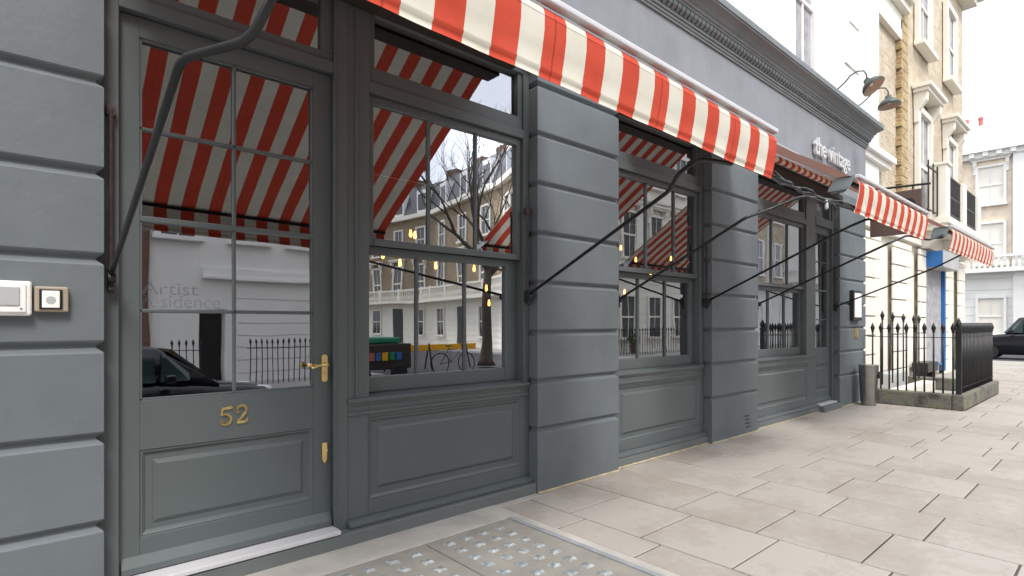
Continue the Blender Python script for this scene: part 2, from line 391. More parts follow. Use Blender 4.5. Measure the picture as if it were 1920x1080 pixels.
# ================================================================ RESTAURANT BUILDING
B = empty('restaurant_building', (6, D, 0), 'grey painted corner restaurant with rusticated piers, sash windows and a long moulded cornice', 'building')
def pier(x0, x1, grooves, top, yb=3.75, name='pier'):
    mb = MB(); g, gd, ed = .026, .030, .008
    lv = [(0, 0)]
    for z in sorted(grooves):
        lv += [(z - g - ed, 0), (z - g, ed * .6), (z - .006, gd), (z + .006, gd), (z + g, ed * .6), (z + g + ed, 0)]
    lv.append((top, 0))
    rings = []
    for z, d in lv:
        w = lambda s: .0  # straight
        rings.append([(x0 + d, D + d, z), (x1 - d, D + d, z), (x1 - d, yb, z), (x0 + d, yb, z)])
    mb.loft(rings)
    return mb.build(name, 'pier', B)
G1 = [.56, .99, 1.42, 1.862, 2.302, 2.744, 3.182, 3.62]
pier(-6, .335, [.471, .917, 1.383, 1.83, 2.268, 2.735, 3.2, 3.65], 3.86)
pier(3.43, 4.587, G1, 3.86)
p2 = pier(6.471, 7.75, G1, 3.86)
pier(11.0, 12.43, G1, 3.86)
# air vent slots
vm = MB()
for k in range(4): vm.box(7.34 + .012 * k, 7.47 + .012 * k, D - .004, D + .03, .24 - k * .05, .258 - k * .05)
vm.build('air_vent', 'black', B)
# fascia and upper wall
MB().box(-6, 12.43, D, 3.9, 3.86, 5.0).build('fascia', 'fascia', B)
# cornice: profile swept along the front and round the corner
prof = [(0, 4.93), (.02, 4.93), (.022, 4.95), (.012, 4.955), (.03, 4.965), (.032, 4.985), (.02, 4.99), (.045, 5.0), (.048, 5.02), (.035, 5.03),
        (.035, 5.115), (.10, 5.125), (.10, 5.15), (.115, 5.155), (.118, 5.185), (.128, 5.19), (.14, 5.20), (.16, 5.235), (.20, 5.265), (.235, 5.275), (.235, 5.295), (.25, 5.30), (.25, 5.375), (.235, 5.385), (0, 5.44)]
def sweep(prof, y, x0, x1, depth):
    # mitred at the right corner: path (x0,y) -> (x1+o, y-o) -> (x1+o, y+depth)
    a = [(x0, y - o, z) for o, z in prof]; b_ = [(x1 + o, y - o, z) for o, z in prof]; c = [(x1 + o, y + depth, z) for o, z in prof]
    return MB().loft([a, b_, c], cap=True)
sweep(prof, D, -6, 12.43, 1.2).build('cornice', 'cornice', B)
dn = MB(); x = -2.0
while x < 12.45:
    dn.loft([[(x, D - .04, 5.035), (x + .05, D - .04, 5.035), (x + .05, D - .02, 5.035), (x, D - .02, 5.035)],
             [(x - .008, D - .085, 5.075), (x + .058, D - .085, 5.075), (x + .058, D - .02, 5.075), (x - .008, D - .02, 5.075)],
             [(x - .012, D - .092, 5.118), (x + .062, D - .092, 5.118), (x + .062, D - .02, 5.118), (x - .012, D - .02, 5.118)]])
    x += .088
dn.build('dentil_band', 'cornice', B)
uw = MB().box(-6, 12.4, 3.62, 12, 5.0, 13.5)
for k in range(9):      # quoins at the corner
    z = 5.55 + k * .86
    uw.box(11.62 if k % 2 else 11.85, 12.43, 3.59, 3.619, z, z + .8)
uw.build('upper_wall', 'stucco', B, bevel=.01)
MB().box(12.0, 12.42, 3.9, 12, 0, 5.0).build('side_wall', 'stucco', B)

def ring_panel(mb, x0, x1, z0, z1, y, prof):
    """nested rectangles (inset, depth) -> moulded panel; depth positive = into the wall"""
    rings = [[(x0 + i, y + d, z0 + i), (x1 - i, y + d, z0 + i), (x1 - i, y + d, z1 - i), (x0 + i, y + d, z1 - i)] for i, d in prof]
    R = [[mb.v(p) for p in r] for r in rings]
    for a, b_ in zip(R, R[1:]):
        for i in range(4):
            j = (i + 1) % 4; mb.bm.faces.new((a[i], a[j], b_[j], b_[i]))
    mb.bm.faces.new(R[-1])
MOULD = [(0, .0), (.004, .006), (.010, .004), (.020, .012), (.026, .020), (.030, .022), (.062, .022), (.066, .018), (.082, .010), (.086, .008)]
def muntin(mb, a, b_, y, vert, lo, hi, w=.011):
    pr = [(-w, 0), (-w * .55, -.012), (w * .55, -.012), (w, 0), (w, .012), (-w, .012)]
    if vert: mb.loft([[(a + p, y + q, lo) for p, q in pr], [(a + p, y + q, hi) for p, q in pr]])
    else: mb.loft([[(lo, y + q, a + p) for p, q in pr], [(hi, y + q, a + p) for p, q in pr]])
def pane(x0, x1, z0, z1, y, parent, name='glass_pane'):
    return _pane(x0, x1, z0, z1, y, parent, name)
def _pane(x0, x1, z0, z1, y, parent, name):
    mb = MB(); mb.poly([(x0, y, z0), (x1, y, z0), (x1, y, z1), (x0, y, z1)])
    return mb.build(name, 'glass', parent)

def door(x0, x1, g0, g1, near):
    yD = 3.65; z0, z1 = .132, 3.19; gz0, gz1 = 1.075, 3.08
    mb = MB()
    mb.box(x0, g0, yD, yD + .045, z0, z1).box(g1, x1, yD, yD + .045, z0, z1)
    mb.box(g0, g1, yD, yD + .045, gz1, z1).box(g0, g1, yD, yD + .045, .80, gz0).box(g0, g1, yD, yD + .045, z0, .32)
    leaf = mb.build('door', 'wood', B, bevel=.003)
    pm = MB(); ring_panel(pm, g0, g1, .32, .80, yD, MOULD); pm.build('door_panel', 'wood', leaf)
    wb = MB().prism([(yD, .225), (yD - .03, .17), (yD - .03, .135), (yD, .135)], 'x', x0 + .01, x1 - .01); wb.build('weather_bar', 'wood', leaf, bevel=.002)
    gb = MB(); yg = yD + .018
    mid = (g0 + g1) / 2 - (0.0)
    muntin(gb, mid, 0, yg, True, gz0, gz1)
    for zz in (1.572, 2.582): muntin(gb, zz, 0, yg, False, g0, g1)
    gb.build('glazing_bar', 'wood', leaf)
    mb = MB(); mb.loft([[(g0, yg + q, 2.082 + p) for p, q in ((-.018, 0), (-.012, -.02), (.012, -.02), (.018, 0), (.018, .012), (-.018, .012))],
                        [(g1, yg + q, 2.082 + p) for p, q in ((-.018, 0), (-.012, -.02), (.012, -.02), (.018, 0), (.018, .012), (-.018, .012))]])
    mb.build('glazing_bar', 'wood', leaf)
    bd = MB()   # glazing beads
    for a, b_, c, d in ((g0, g0 + .012, gz0, gz1), (g1 - .012, g1, gz0, gz1), (g0, g1, gz0, gz0 + .012), (g0, g1, gz1 - .012, gz1)): bd.box(a, b_, yD + .006, yD + .03, c, d)
    bd.build('glazing_bead', 'wood', leaf, bevel=.002)
    mb = MB(); tl = .008      # the old pane leans back a little at the top
    mb.poly([(g0, yg + .008 - tl, gz0), (g1, yg + .008 - tl, gz0), (g1, yg + .008 + tl, gz1), (g0, yg + .008 + tl, gz1)]); mb.build('glass_pane', 'glass', leaf)
    th = MB().box(x0, x1, 3.50 if near else 3.52, 3.72, .10, .128); th.build('threshold', 'whitemetal', B, bevel=.004)
    return leaf
LEAF = door(.412, 1.609, .509, 1.483, True)
# frame round door 1 and fanlight
fr = MB()
fr.box(.25, .409, 3.60, 3.74, .1, 3.86)
fr.box(1.612, 1.70, 3.60, 3.74, .0, 3.86)
fr.box(.409, 1.612, 3.60, 3.74, 3.195, 3.27).box(.409, 1.612, 3.625, 3.74, 3.27, 3.335)
fr.box(.409, .50, 3.625, 3.74, 3.335, 3.70).box(1.54, 1.612, 3.625, 3.74, 3.335, 3.70).box(.409, 1.612, 3.60, 3.74, 3.70, 3.86)
fr.build('door_frame', 'wood', B, bevel=.004)
_pane(.50, 1.54, 3.335, 3.70, 3.675, B, 'fanlight')
# house number built from brass strokes
def stroke(mb, pts, y, t=.006):
    for (a, b_) in zip(pts, pts[1:]):
        (x0, z0, w0), (x1, z1, w1) = a, b_
        d = Vector((x1 - x0, 0, z1 - z0)).normalized(); n = Vector((-d.z, 0, d.x))
        e = d * .001
        q = [Vector((x0, 0, z0)) - e + n * w0, Vector((x0, 0, z0)) - e - n * w0, Vector((x1, 0, z1)) + e - n * w1, Vector((x1, 0, z1)) + e + n * w1]
        mb.loft([[(p.x, y - t, p.z) for p in q], [(p.x, y, p.z) for p in q]])
def arc(cx, cz, rx, rz, a0, a1, n, w0, wm):
    o = []
    for k in range(n + 1):
        f = k / n; a = rad(a0 + (a1 - a0) * f)
        o.append((cx + rx * math.cos(a), cz + rz * math.sin(a), w0 + (wm - w0) * math.sin(math.pi * f)))
    return o
nb = MB(); yN = 3.6485
bx, bz = .912, .892      # five
stroke(nb, [(bx + .012, bz + .096, .006), (bx + .060, bz + .100, .009), (bx + .066, bz + .106, .004)], yN)
stroke(nb, [(bx + .014, bz + .096, .005), (bx + .006, bz + .056, .005)], yN, .007)
stroke(nb, arc(bx + .026, bz + .031, .032, .031, 128, -140, 16, .003, .009), yN, .0065)
stroke(nb, arc(bx + .008, bz + .016, .006, .006, 0, 330, 8, .004, .005), yN, .0075)
bx = 1.0                 # two
stroke(nb, arc(bx + .032, bz + .078, .026, .027, 170, -35, 12, .003, .009), yN, .0065)
stroke(nb, [(bx + .053, bz + .063, .008), (bx + .032, bz + .035, .006), (bx + .008, bz + .010, .003)], yN, .0062)
stroke(nb, [(bx + .006, bz + .006, .008), (bx + .056, bz + .008, .009), (bx + .068, bz + .028, .003)], yN, .007)
stroke(nb, arc(bx + .010, bz + .070, .005, .005, 0, 330, 8, .004, .005), yN, .0075)
nb.build('house_number', 'brass', LEAF)
text_mesh('Artist', .105, .0006, 'glass_lettering', 'etch', LEAF, (.52, 3.672, 1.665), 1.15)
text_mesh('residence', .105, .0006, 'glass_lettering', 'etch', LEAF, (.515, 3.672, 1.592), 1.0)
# door furniture
fx = 1.555
hb = MB()
cap = [(fx + .021 * math.cos(rad(a)), 1.272 + .021 * math.sin(rad(a))) for a in range(0, 181, 20)] + [(fx + .021 * math.cos(rad(a)), 1.128 + .021 * math.sin(rad(a))) for a in range(180, 361, 20)]
hb.prism(cap, 'y', 3.638, 3.65); hb.lathe([(.012, -.0), (.012, -.02), (.016, -.024), (.016, -.032)], (fx, 3.64, 1.225), 14, 'y')
hb.lathe([(.009, 0), (.008, -.006), (.001, -.007)], (fx, 3.638, 1.165), 10, 'y').lathe([(.004, 0), (.003, -.003), (.0005, -.003)], (fx, 3.638, 1.278), 8, 'y').lathe([(.004, 0), (.003, -.003), (.0005, -.003)], (fx, 3.638, 1.122), 8, 'y')
hb.build('lock_plate', 'brass', LEAF, bevel=.002)
MB().tube([(fx, 3.645, 1.225), (fx, 3.60, 1.225), (fx - .012, 3.585, 1.226), (fx - .06, 3.585, 1.224), (fx - .095, 3.587, 1.212), (fx - .108, 3.592, 1.208)], [.009, .009, .010, .008, .009, .012], 10).build('handle', 'brass', LEAF, smooth=True)
MB().lathe([(.0, 0), (.014, -.004), (.017, -.016), (.010, -.026), (.0, -.028)], (1.44, 3.62, 1.228), 14, 'y').tube([(1.44, 3.61, 1.228), (1.51, 3.61, 1.226)], .004, 6).build('door_knob', 'brass', LEAF, smooth=True)
MB().prism([(fx - .018, .695), (fx - .018, .585), (fx, .555), (fx + .018, .585), (fx + .018, .695)], 'y', 3.638, 3.65).lathe([(.010, 0), (.008, -.004), (.001, -.004)], (fx, 3.638, .60), 12, 'y').box(fx - .016, fx + .02, 3.632, 3.64, .64, .648).build('latch_plate', 'brass', LEAF, bevel=.002)

# ---- sash window bays
def window_bay(x0, x1, up, lo, uz=(2.115, 3.085), lz=(1.113, 1.985), left_post=0, riser=True, tr=True, xr=None):
    """up/lo: glass edge positions [left, muntin, muntin, right]"""
    xr = xr or x1
    w = MB(); yF = 3.61
    ul, ur = up[0] - .052, up[3] + .052
    w.box(x0, ul, yF, 3.76, .93, 3.86).box(ur, x1, yF, 3.76, .93, 3.86)
    w.box(ul, ur, yF, 3.76, 3.145, 3.225).box(ul, ur, yF + .018, 3.76, 3.225, 3.335).box(ul, ur, yF, 3.76, 3.72, 3.86)
    w.box(ul, up[0], yF + .02, 3.76, 3.335, 3.72).box(up[3], ur, yF + .02, 3.76, 3.335, 3.72)
    win = w.build('window', 'wood', B, bevel=.004)
    _pane(up[0], up[3], 3.335, 3.72, 3.675, win, 'transom_light')
    # upper sash (outer)
    s = MB(); y = 3.645
    s.box(ul + .002, up[0], y, y + .04, 2.065, 3.143).box(up[3], ur - .002, y, y + .04, 2.065, 3.143)
    s.box(up[0], up[3], y, y + .04, uz[1], 3.143).box(up[0], up[3], y - .004, y + .04, 2.065, uz[0])
    us = s.build('upper_sash', 'wood', win, bevel=.004)
    for a in up[1:3]:
        gb = MB(); muntin(gb, a, 0, y + .018, True, uz[0], uz[1]); gb.build('glazing_bar', 'wood', win)
    _pane(up[0], up[3], uz[0], uz[1], y + .028, win, 'glass_pane')
    # lower sash (inner)
    s = MB(); y = 3.695
    s.box(lo[0] - .05, lo[0], y, y + .04, 1.0, 2.064).box(lo[3], lo[3] + .055, y, y + .04, 1.0, 2.064)
    s.box(lo[0], lo[3], y, y + .04, 1.0, lz[0]).box(lo[0], lo[3], y, y + .04, lz[1] + .02, 2.064)
    s.build('lower_sash', 'wood', win, bevel=.004)
    for a in lo[1:3]:
        gb = MB(); muntin(gb, a, 0, y + .018, True, lz[0], lz[1] + .02); gb.build('glazing_bar', 'wood', win)
    _pane(lo[0], lo[3], lz[0], lz[1] + .02, y + .028, win, 'glass_pane')
    sl = MB().prism([(3.76, 1.0), (3.70, .998), (3.585, .978), (3.585, .952), (3.60, .946), (3.60, .93), (3.76, .93)], 'x', x0 + .0, x1)
    sl.build('sill', 'wood', win, bevel=.003)
    MB().box(lo[3] + .055, ur, 3.70, 3.76, 1.0, 2.064).build('sash_box', 'wood', win)
    return win
def stall_riser(x0, x1, px0, px1, top=.93, base_y=3.42):
    r = MB(); y = 3.61; pz0, pz1 = .245, .835
    r.box(x0, px0, y, 3.74, .145, top).box(px1, x1, y, 3.74, .145, top).box(px0, px1, y, 3.74, pz1, top).box(px0, px1, y, 3.74, .145, pz0)
    st = r.build('stall_riser', 'wood', B, bevel=.003)
    pm = MB(); ring_panel(pm, px0, px1, pz0, pz1, y, [(0, .0), (.004, .008), (.014, .006), (.028, .014), (.034, .020), (.075, .020), (.078, .016), (.094, .006), (.098, .004)])
    pm.build('riser_panel', 'wood', st)
    MB().prism([(3.62, .145), (3.585, .135), (3.555, .118), (3.555, .098), (3.565, .094), (3.62, .094)], 'x', x0, x1 + .015).build('base_moulding', 'wood', st, bevel=.002)
    MB().box(x0, x1, 3.595, 3.61, .862, .885).build('rail_moulding', 'wood', st, bevel=.004)
window_bay(1.70, 3.43, [1.921, 2.40, 2.865, 3.312], [1.86, 2.325, 2.79, 3.225])
stall_riser(1.70, 3.43, 1.86, 3.325)
MB().box(1.76, 1.775, 3.598, 3.611, .93, 3.86).box(1.60, 1.612, 3.59, 3.60, .1, 3.86).build('post_bead', 'wood', B, bevel=.003)
window_bay(4.587, 6.471, [4.75, 5.30, 5.87, 6.33], [4.72, 5.22, 5.76, 6.27])
stall_riser(4.587, 6.471, 4.72, 6.36)
window_bay(7.75, 10.17, [7.92, 8.56, 9.14, 9.72], [7.88, 8.56, 9.14, 9.70])
stall_riser(7.75, 10.17, 7.93, 9.80)
LEAF2 = door(10.17, 10.93, 10.25, 10.85, False)
MB().box(10.93, 11.02, 3.60, 3.74, 0, 3.86).box(10.17, 10.93, 3.60, 3.74, 3.195, 3.335).box(10.17, 10.93, 3.60, 3.74, 3.70, 3.86).box(10.172, 10.26, 3.62, 3.74, 3.335, 3.70).box(10.84, 10.93, 3.62, 3.74, 3.335, 3.70).build('door_frame', 'wood', B, bevel=.004)
_pane(10.26, 10.84, 3.335, 3.70, 3.675, B, 'fanlight')
for a0, a1 in ((.34, 3.20), (4.62, 6.45), (7.80, 10.98)):
    MB().box(a0, a1, 3.44, 3.605, 3.70, 3.775).build('soffit_board', 'brownblack', B, bevel=.004)
# plinth steps under the bays
MB().box(.336, 3.428, 3.51, 3.75, 0, .092).build('step', 'step', B, bevel=.008)
for a0, a1, yy in ((4.589, 6.469, 3.55), (7.752, 10.17, 3.55), (10.173, 10.998, 3.47)): MB().box(a0, a1, yy, 3.75, 0, .092).build('plinth', 'step', B, bevel=.006)
# notice in window 3
MB().box(9.42, 9.62, 3.742, 3.746, 1.14, 1.42).build('paper_notice', 'white', B)
# window upstairs
for (a, b_) in ((9.0, 10.05), (4.0, 5.05)):
    uwn = MB()
    uwn.box(a, a + .13, 3.53, 3.62, 5.5, 8.1).box(b_ - .13, b_, 3.53, 3.62, 5.5, 8.1).box(a, b_, 3.53, 3.62, 8.1, 8.22).box(a + .13, b_ - .13, 3.56, 3.60, 6.7, 6.76).box((a + b_) / 2 - .02, (a + b_) / 2 + .02, 3.57, 3.6, 5.5, 8.1)
    uo = uwn.build('upper_window', 'stucco', B, bevel=.005)
    MB().box(a + .13, b_ - .13, 3.60, 3.618, 5.5, 8.1).build('glass_pane', 'curtain', uo)
# raised fascia letters
text_mesh('the', .40, .022, 'sign_lettering', 'hood', B, (9.68, 3.455, 4.28), .92, .006)
text_mesh('vintage', .40, .022, 'sign_lettering', 'hood', B, (10.30, 3.455, 4.28), .92, .006)
# interior room behind the glass
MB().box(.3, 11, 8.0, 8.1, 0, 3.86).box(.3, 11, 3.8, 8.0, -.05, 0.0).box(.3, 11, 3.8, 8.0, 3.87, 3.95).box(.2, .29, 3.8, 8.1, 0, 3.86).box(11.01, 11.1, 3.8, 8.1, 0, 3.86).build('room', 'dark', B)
st = empty('string_lights', (4, 6, 2.6), 'warm filament bulbs strung on a cable inside the dark room, behind the sash windows', 'string lights')
bulbs = [at(u, v, 6.0) for u, v in ((718, 480), (750, 495), (817, 500), (889, 505), (912, 542), (917, 570), (770, 440), (778, 443), (1164, 466), (1192, 488), (1258, 486), (1220, 519), (1171, 549))]
cb = MB()
for a, b_ in zip(bulbs[:6], bulbs[1:6]):
    mid = ((a[0] + b_[0]) / 2, 6, (a[2] + b_[2]) / 2 + .02); cb.tube([(a[0], 6, a[2] + .08), mid, (b_[0], 6, b_[2] + .08)], .005, 5)
cb.build('cable', 'black', st)
for p in bulbs:
    r = .021
    MB().lathe([(.012, .06), (.014, .045), (r * .7, .03), (r, 0), (r * .8, -.022), (.004, -.034)], p, 12).build('bulb', 'bulb', st, smooth=True)

# ================================================================ AWNINGS
YB = 1.38
def face_out(o, d):
    me = o.data; d = Vector(d)
    if sum(p.normal.dot(d) * p.area for p in me.polygons) < 0: me.flip_normals()
    return o
def awning(x0, x1, label, arms, rise=0.0):
    A = empty('awning', ((x0 + x1) / 2, 3.4, 3.9), label, 'awning', 'striped awnings along the shopfront')
    n = max(8, int((x1 - x0) / .06)); xs_ = [x0 + (x1 - x0) * k / n for k in range(n + 1)]
    pf = [(3.40, 3.90), (3.36, 3.885), (2.9, 3.575), (2.3, 3.188), (1.9, 2.932), (1.56, 2.712), (1.48, 2.652), (1.435, 2.618), (1.405, 2.598), (1.385, 2.578), (1.375, 2.55)]
    def wob(x, i): return .004 * math.sin(x * 5.1 + i * .4) * min(1, i / 2) * (i < 8)
    mb = MB(); R = [[(x, y, z + wob(x, i) + rise * (x1 - x) * min(1, i / 5)) for x in xs_] for i, (y, z) in enumerate(pf)]
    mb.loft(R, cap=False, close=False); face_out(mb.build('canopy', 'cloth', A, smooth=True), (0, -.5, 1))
    vp = [(1.376, 2.552), (1.378, 2.50), (1.388, 2.44), (1.400, 2.385), (1.398, 2.376), (1.406, 2.366), (1.410, 2.345), (1.404, 2.342)]
    mb = MB(); mb.loft([[(x, y + .0022 * math.sin(x * 7 + .7) * i / 5 + .0012 * math.sin(x * 23) * i / 5, z + rise * (x1 - x)) for x in xs_] for i, (y, z) in enumerate(vp)], cap=False, close=False)
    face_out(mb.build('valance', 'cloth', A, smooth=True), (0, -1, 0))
    def bar(a, b_, y0, y1, z0, z1): k = rise * (x1 - a); return MB().loft([[(a, y0, z0 + k), (a, y1, z0 + k), (a, y1, z1 + k), (a, y0, z1 + k)], [(b_, y0, z0), (b_, y1, z0), (b_, y1, z1), (b_, y0, z1)]])
    bar(x0 - .01, x1 + .01, 1.368, 1.405, 2.602, 2.628).build('front_bar', 'whitemetal', A, bevel=.006)
    bar(x0 + .02, x1 - .02, 1.42, 1.45, 2.555, 2.585).build('rear_bar', 'black', A, bevel=.004)
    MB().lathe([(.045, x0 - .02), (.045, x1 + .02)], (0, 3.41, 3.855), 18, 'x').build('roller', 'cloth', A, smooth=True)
    mb = MB(); mb.box(x0 - .05, x1 + .04, 3.43, 3.495, 4.10, 4.115); mb.build('hood', 'hood', A, bevel=.004)
    for (bracket, pts, zr) in arms:
        bxp, bzp = bracket
        P = [(bxp, 3.53, bzp + .02)] + [at(*q) for q in pts]
        # round the elbows
        Q = [P[0]]
        for i in range(1, len(P) - 1):
            a, b_, c = Vector(P[i - 1]), Vector(P[i]), Vector(P[i + 1])
            da = min(.05, (a - b_).length * .4); dc = min(.05, (c - b_).length * .4)
            pa = b_ + (a - b_).normalized() * da; pc = b_ + (c - b_).normalized() * dc
            for t in (0, .25, .5, .75, 1): Q.append(tuple(pa * (1 - t) ** 2 + b_ * 2 * t * (1 - t) + pc * t * t))
        Q.append(P[-1])
        MB().tube(Q, .0125, 10).build('arm', 'black', A, smooth=True)
        br = MB().box(bxp - .012, bxp + .012, 3.545, 3.60, bzp - .06, bzp + .05).lathe([(.026, -.018), (.028, 0), (.026, .018)], (bxp, 3.54, bzp), 12, 'x').lathe([(.018, -.014), (.018, .014)], (bxp, 3.56, bzp - .06), 12, 'x')
        br.build('bracket', 'black', A, bevel=.003)
        MB().tube([(bxp, 3.565, bzp), (bxp, 3.565, zr)], .011, 8).box(bxp - .02, bxp + .02, 3.56, 3.60, zr - .03, zr + .02).build('slide_rod', 'rust', A, bevel=.003)
    return A
awning(.28, 3.285, 'nearest red and cream striped awning, over the door numbered 52',
       [((.370, 1.74), [(340, 110, 1.75), (470, 75, 1.5), (515, -14, 1.40), (540, -60, 1.43)], 2.62),
        ((3.370, 1.745), [(1256, 357, 1.72), (1272, 325, 1.66), (1312, 297, 1.5), (1372, 307, 1.43)], 2.50)], .018)
awning(4.74, 6.84, 'middle striped awning, over the window between the two free piers',
       [((4.66, 1.745), [(1400, 407, 1.95), (1440, 394, 1.9), (1503, 368, 1.7), (1566, 376, 1.5), (1610, 392, 1.43)], 2.5),
        ((6.445, 1.77), [(1592, 425, 1.85), (1628, 410, 1.72), (1660, 418, 1.5), (1690, 426, 1.43)], 2.5)])
awning(7.97, 10.85, 'farthest striped awning, nearest the iron railings',
       [((7.86, 1.77), [(1667, 456, 1.8), (1702, 441, 1.7), (1741, 450, 1.5), (1776, 437, 1.43)], 2.5),
        ((10.975, 1.80), [(1751, 503, 2.1), (1808, 475, 1.7), (1826, 481, 1.5), (1843, 483, 1.43)], 2.5)])
# festoon cable linking the ends of the awning bars
fc = empty('festoon_cable', (3.6, 1.3, 2.3), 'black cable bundle sagging between the nearest and middle awnings', 'cable')
cp = MB()
for k in range(3):
    pts = []
    for t in range(15):
        f = t / 14; pts.append((3.28 + 1.5 * f, 1.43 + .02 * math.sin(f * 17 + k * 2), 2.375 + .014 * k - .03 * math.sin(math.pi * f) + .008 * math.sin(f * 31 + k)))
    cp.tube(pts, .006, 6)
cp.build('cable', 'black', fc, smooth=True)
MB().lathe([(.006, .05), (.009, .03), (.013, 0), (.010, -.012), (.002, -.015)], (4.2, 1.42, 2.31), 12).build('bulb', 'whitemetal', fc, smooth=True)
def floodlight(u, v, Y, label, s=1.0):
    c = Vector(at(u, v, Y)); f = empty('floodlight', c, label, 'floodlight', 'floodlights on the awning bars')
    # wedge shaped housing, wide top lid sloping down away from the wall
    L_, Wd = .18 * s, .15 * s
    def T(p):
        a = rad(38); x, y, z = p; return (c.x + x * math.cos(a) + z * math.sin(a) , c.y + y, c.z - -x * math.sin(a) * 1.0 + z * math.cos(a))
    m1 = MB(T); m1.loft([[(-L_/2, -Wd/2, 0), (L_/2, -Wd/2, 0), (L_/2, Wd/2, 0), (-L_/2, Wd/2, 0)], [(-L_/2, -Wd/2, .035), (L_/2, -Wd/2, .035), (L_/2, Wd/2, .035), (-L_/2, Wd/2, .035)]]).build('lid', 'flood', f, bevel=.006)
    m1 = MB(T); m1.loft([[(-L_*.30, -Wd*.32, -.055), (L_*.32, -Wd*.32, -.055), (L_*.32, Wd*.32, -.055), (-L_*.30, Wd*.32, -.055)], [(-L_*.45, -Wd*.44, 0), (L_*.45, -Wd*.44, 0), (L_*.45, Wd*.44, 0), (-L_*.45, Wd*.44, 0)]]).build('lamp_body', 'black', f, bevel=.006)
    m1 = MB(T); m1.box(L_*.3, L_*.62, -.012, .012, -.05, -.03); m1.build('bracket', 'black', f)
floodlight(1577, 347, 1.48, 'grey tilted box floodlight on the left end of the middle awning')
floodlight(1762, 437, 1.48, 'grey tilted box floodlight on the left end of the farthest awning')

# ---- small fixtures
mbx = empty('meter_box', (-.03, 3.48, 1.61), 'white plastic meter box at the photo edge, on the leftmost pier', 'meter box')
MB().box(-.16, .056, 3.452, 3.499, 1.537, 1.70).build('body', 'white', mbx, bevel=.012, seg=3)
MB().box(-.15, .036, 3.444, 3.455, 1.552, 1.685).build('cover', 'white', mbx, bevel=.005)
MB().box(-.15, .012, 3.438, 3.446, 1.585, 1.67).build('raised_label', 'greybox', mbx, bevel=.002)
MB().lathe([(.004, 0), (.004, -.003)], (.018, 3.444, 1.57), 8, 'y').build('screw', 'steel', mbx)
db = empty('door_bell', (.13, 3.48, 1.61), 'small square white bell push in a weathered beige case, beside the meter box', 'door bell')
MB().box(.064, .192, 3.462, 3.499, 1.557, 1.679).build('case', 'beige', db, bevel=.008)
MB().box(.082, .168, 3.456, 3.464, 1.570, 1.664).build('recess', 'black', db)
MB().box(.092, .158, 3.448, 3.460, 1.576, 1.658).build('button', 'white', db, bevel=.003)
MB().lathe([(.02, 0), (.019, -.0015)], (.125, 3.449, 1.612), 20, 'y').build('button_ring', 'greybox', db)
mn = empty('menu_case', (11.75, 3.42, 1.85), 'black framed menu case with a white sheet, mounted on the end pier', 'menu case')
MB().box(11.50, 11.98, 3.43, 3.50, 1.56, 2.12).build('case', 'black', mn, bevel=.008)
MB().box(11.55, 11.93, 3.424, 3.431, 1.62, 2.07).build('menu_sheet', 'white', mn)
MB().box(11.74, 11.96, 3.485, 3.499, 1.23, 1.42).build('plaque_tmp', 'brass') and None
pq = bpy.data.objects['plaque_tmp']; pq.name = 'wall_plaque'; tag(pq, 'small square brass plaque on the end pier below the menu case', 'plaque')
# ashtray bin
AB = empty('ashtray_bin', (11.75, 3.22, 0), 'tall tapering stainless steel ashtray bin standing against the end pier', 'bin')
def oval(z, rx, ry, cx=11.75, cy=3.26, n=24): return [(cx + rx * math.cos(2*math.pi*k/n), cy + ry * math.sin(2*math.pi*k/n), z) for k in range(n)]
MB().loft([oval(0, .135, .12), oval(.02, .14, .125), oval(.55, .175, .15), oval(.74, .185, .16), oval(.745, .175, .15)]).build('body', 'steel', AB, smooth=False, bevel=.003)
hc = at(1641, 704, 3.13)
MB().lathe([(.062, -.01), (.066, -.04), (.055, -.043), (.0, -.043)], (11.79, 3.13, .56), 18, 'y').build('opening', 'black', AB)
MB().box(11.72, 11.80, 3.29, 3.42, .60, .64).build('wall_bracket', 'steel', AB)
# gooseneck lamps on the cornice
def gooseneck(x, label, drop, tilt):
    g = empty('gooseneck_lamp', (x, 3.3, 5.4), label, 'lamp', 'gooseneck lamps above the cornice')
    z = 5.50 - (.06 if tilt < -.3 else 0)
    pts = [(x, 3.62, z - .02), (x, 3.45, z + .0), (x, 3.33, z + .02), (x, 3.22, z + .10), (x, 3.13, z + .19), (x, 3.03, z + .225), (x, 2.94, z + .20), (x, 2.90, z + .12), (x, 2.90, z + .03)]
    MB().tube(pts, .012, 8).lathe([(.045, 0), (.045, .02)], (x, 3.60, z - .02), 12, 'y').build('arm', 'flood', g, smooth=True)
    c = (x, 2.90, z + .03)
    pr = [(.02, .03), (.05, .01), (.06, -.04), (.12, -.07), (.165, -.12), (.18, -.175), (.174, -.175), (.15, -.12), (.10, -.08), (.03, -.06)]
    o = MB().lathe([(a, h) for a, h in pr], c, 22); 
    for v_ in o.bm.verts:
        p = Vector(v_.co) - Vector(c); p.rotate(Matrix.Rotation(tilt, 3, 'X')); v_.co = Vector(c) + p
    o.build('lamp_shade', 'flood', g, smooth=True)
    o = MB().lathe([(.03, -.068), (.10, -.088), (.146, -.125), (.170, -.176), (.166, -.176), (.14, -.13), (.09, -.095), (.0, -.08)], c, 22)
    for v_ in o.bm.verts:
        p = Vector(v_.co) - Vector(c); p.rotate(Matrix.Rotation(tilt, 3, 'X')); v_.co = Vector(c) + p
    o.build('reflector', 'beige', g, smooth=True)
    b2 = Vector((0, 0, -.10)); b2.rotate(Matrix.Rotation(tilt, 3, 'X'))
    MB().lathe([(.01, .04), (.03, .0), (.02, -.03), (.003, -.035)], tuple(Vector(c) + b2), 12).build('bulb', 'white', g, smooth=True)
gooseneck(10.35, 'left gooseneck lamp above the cornice, its shade turned up showing the underside', .3, rad(-38))
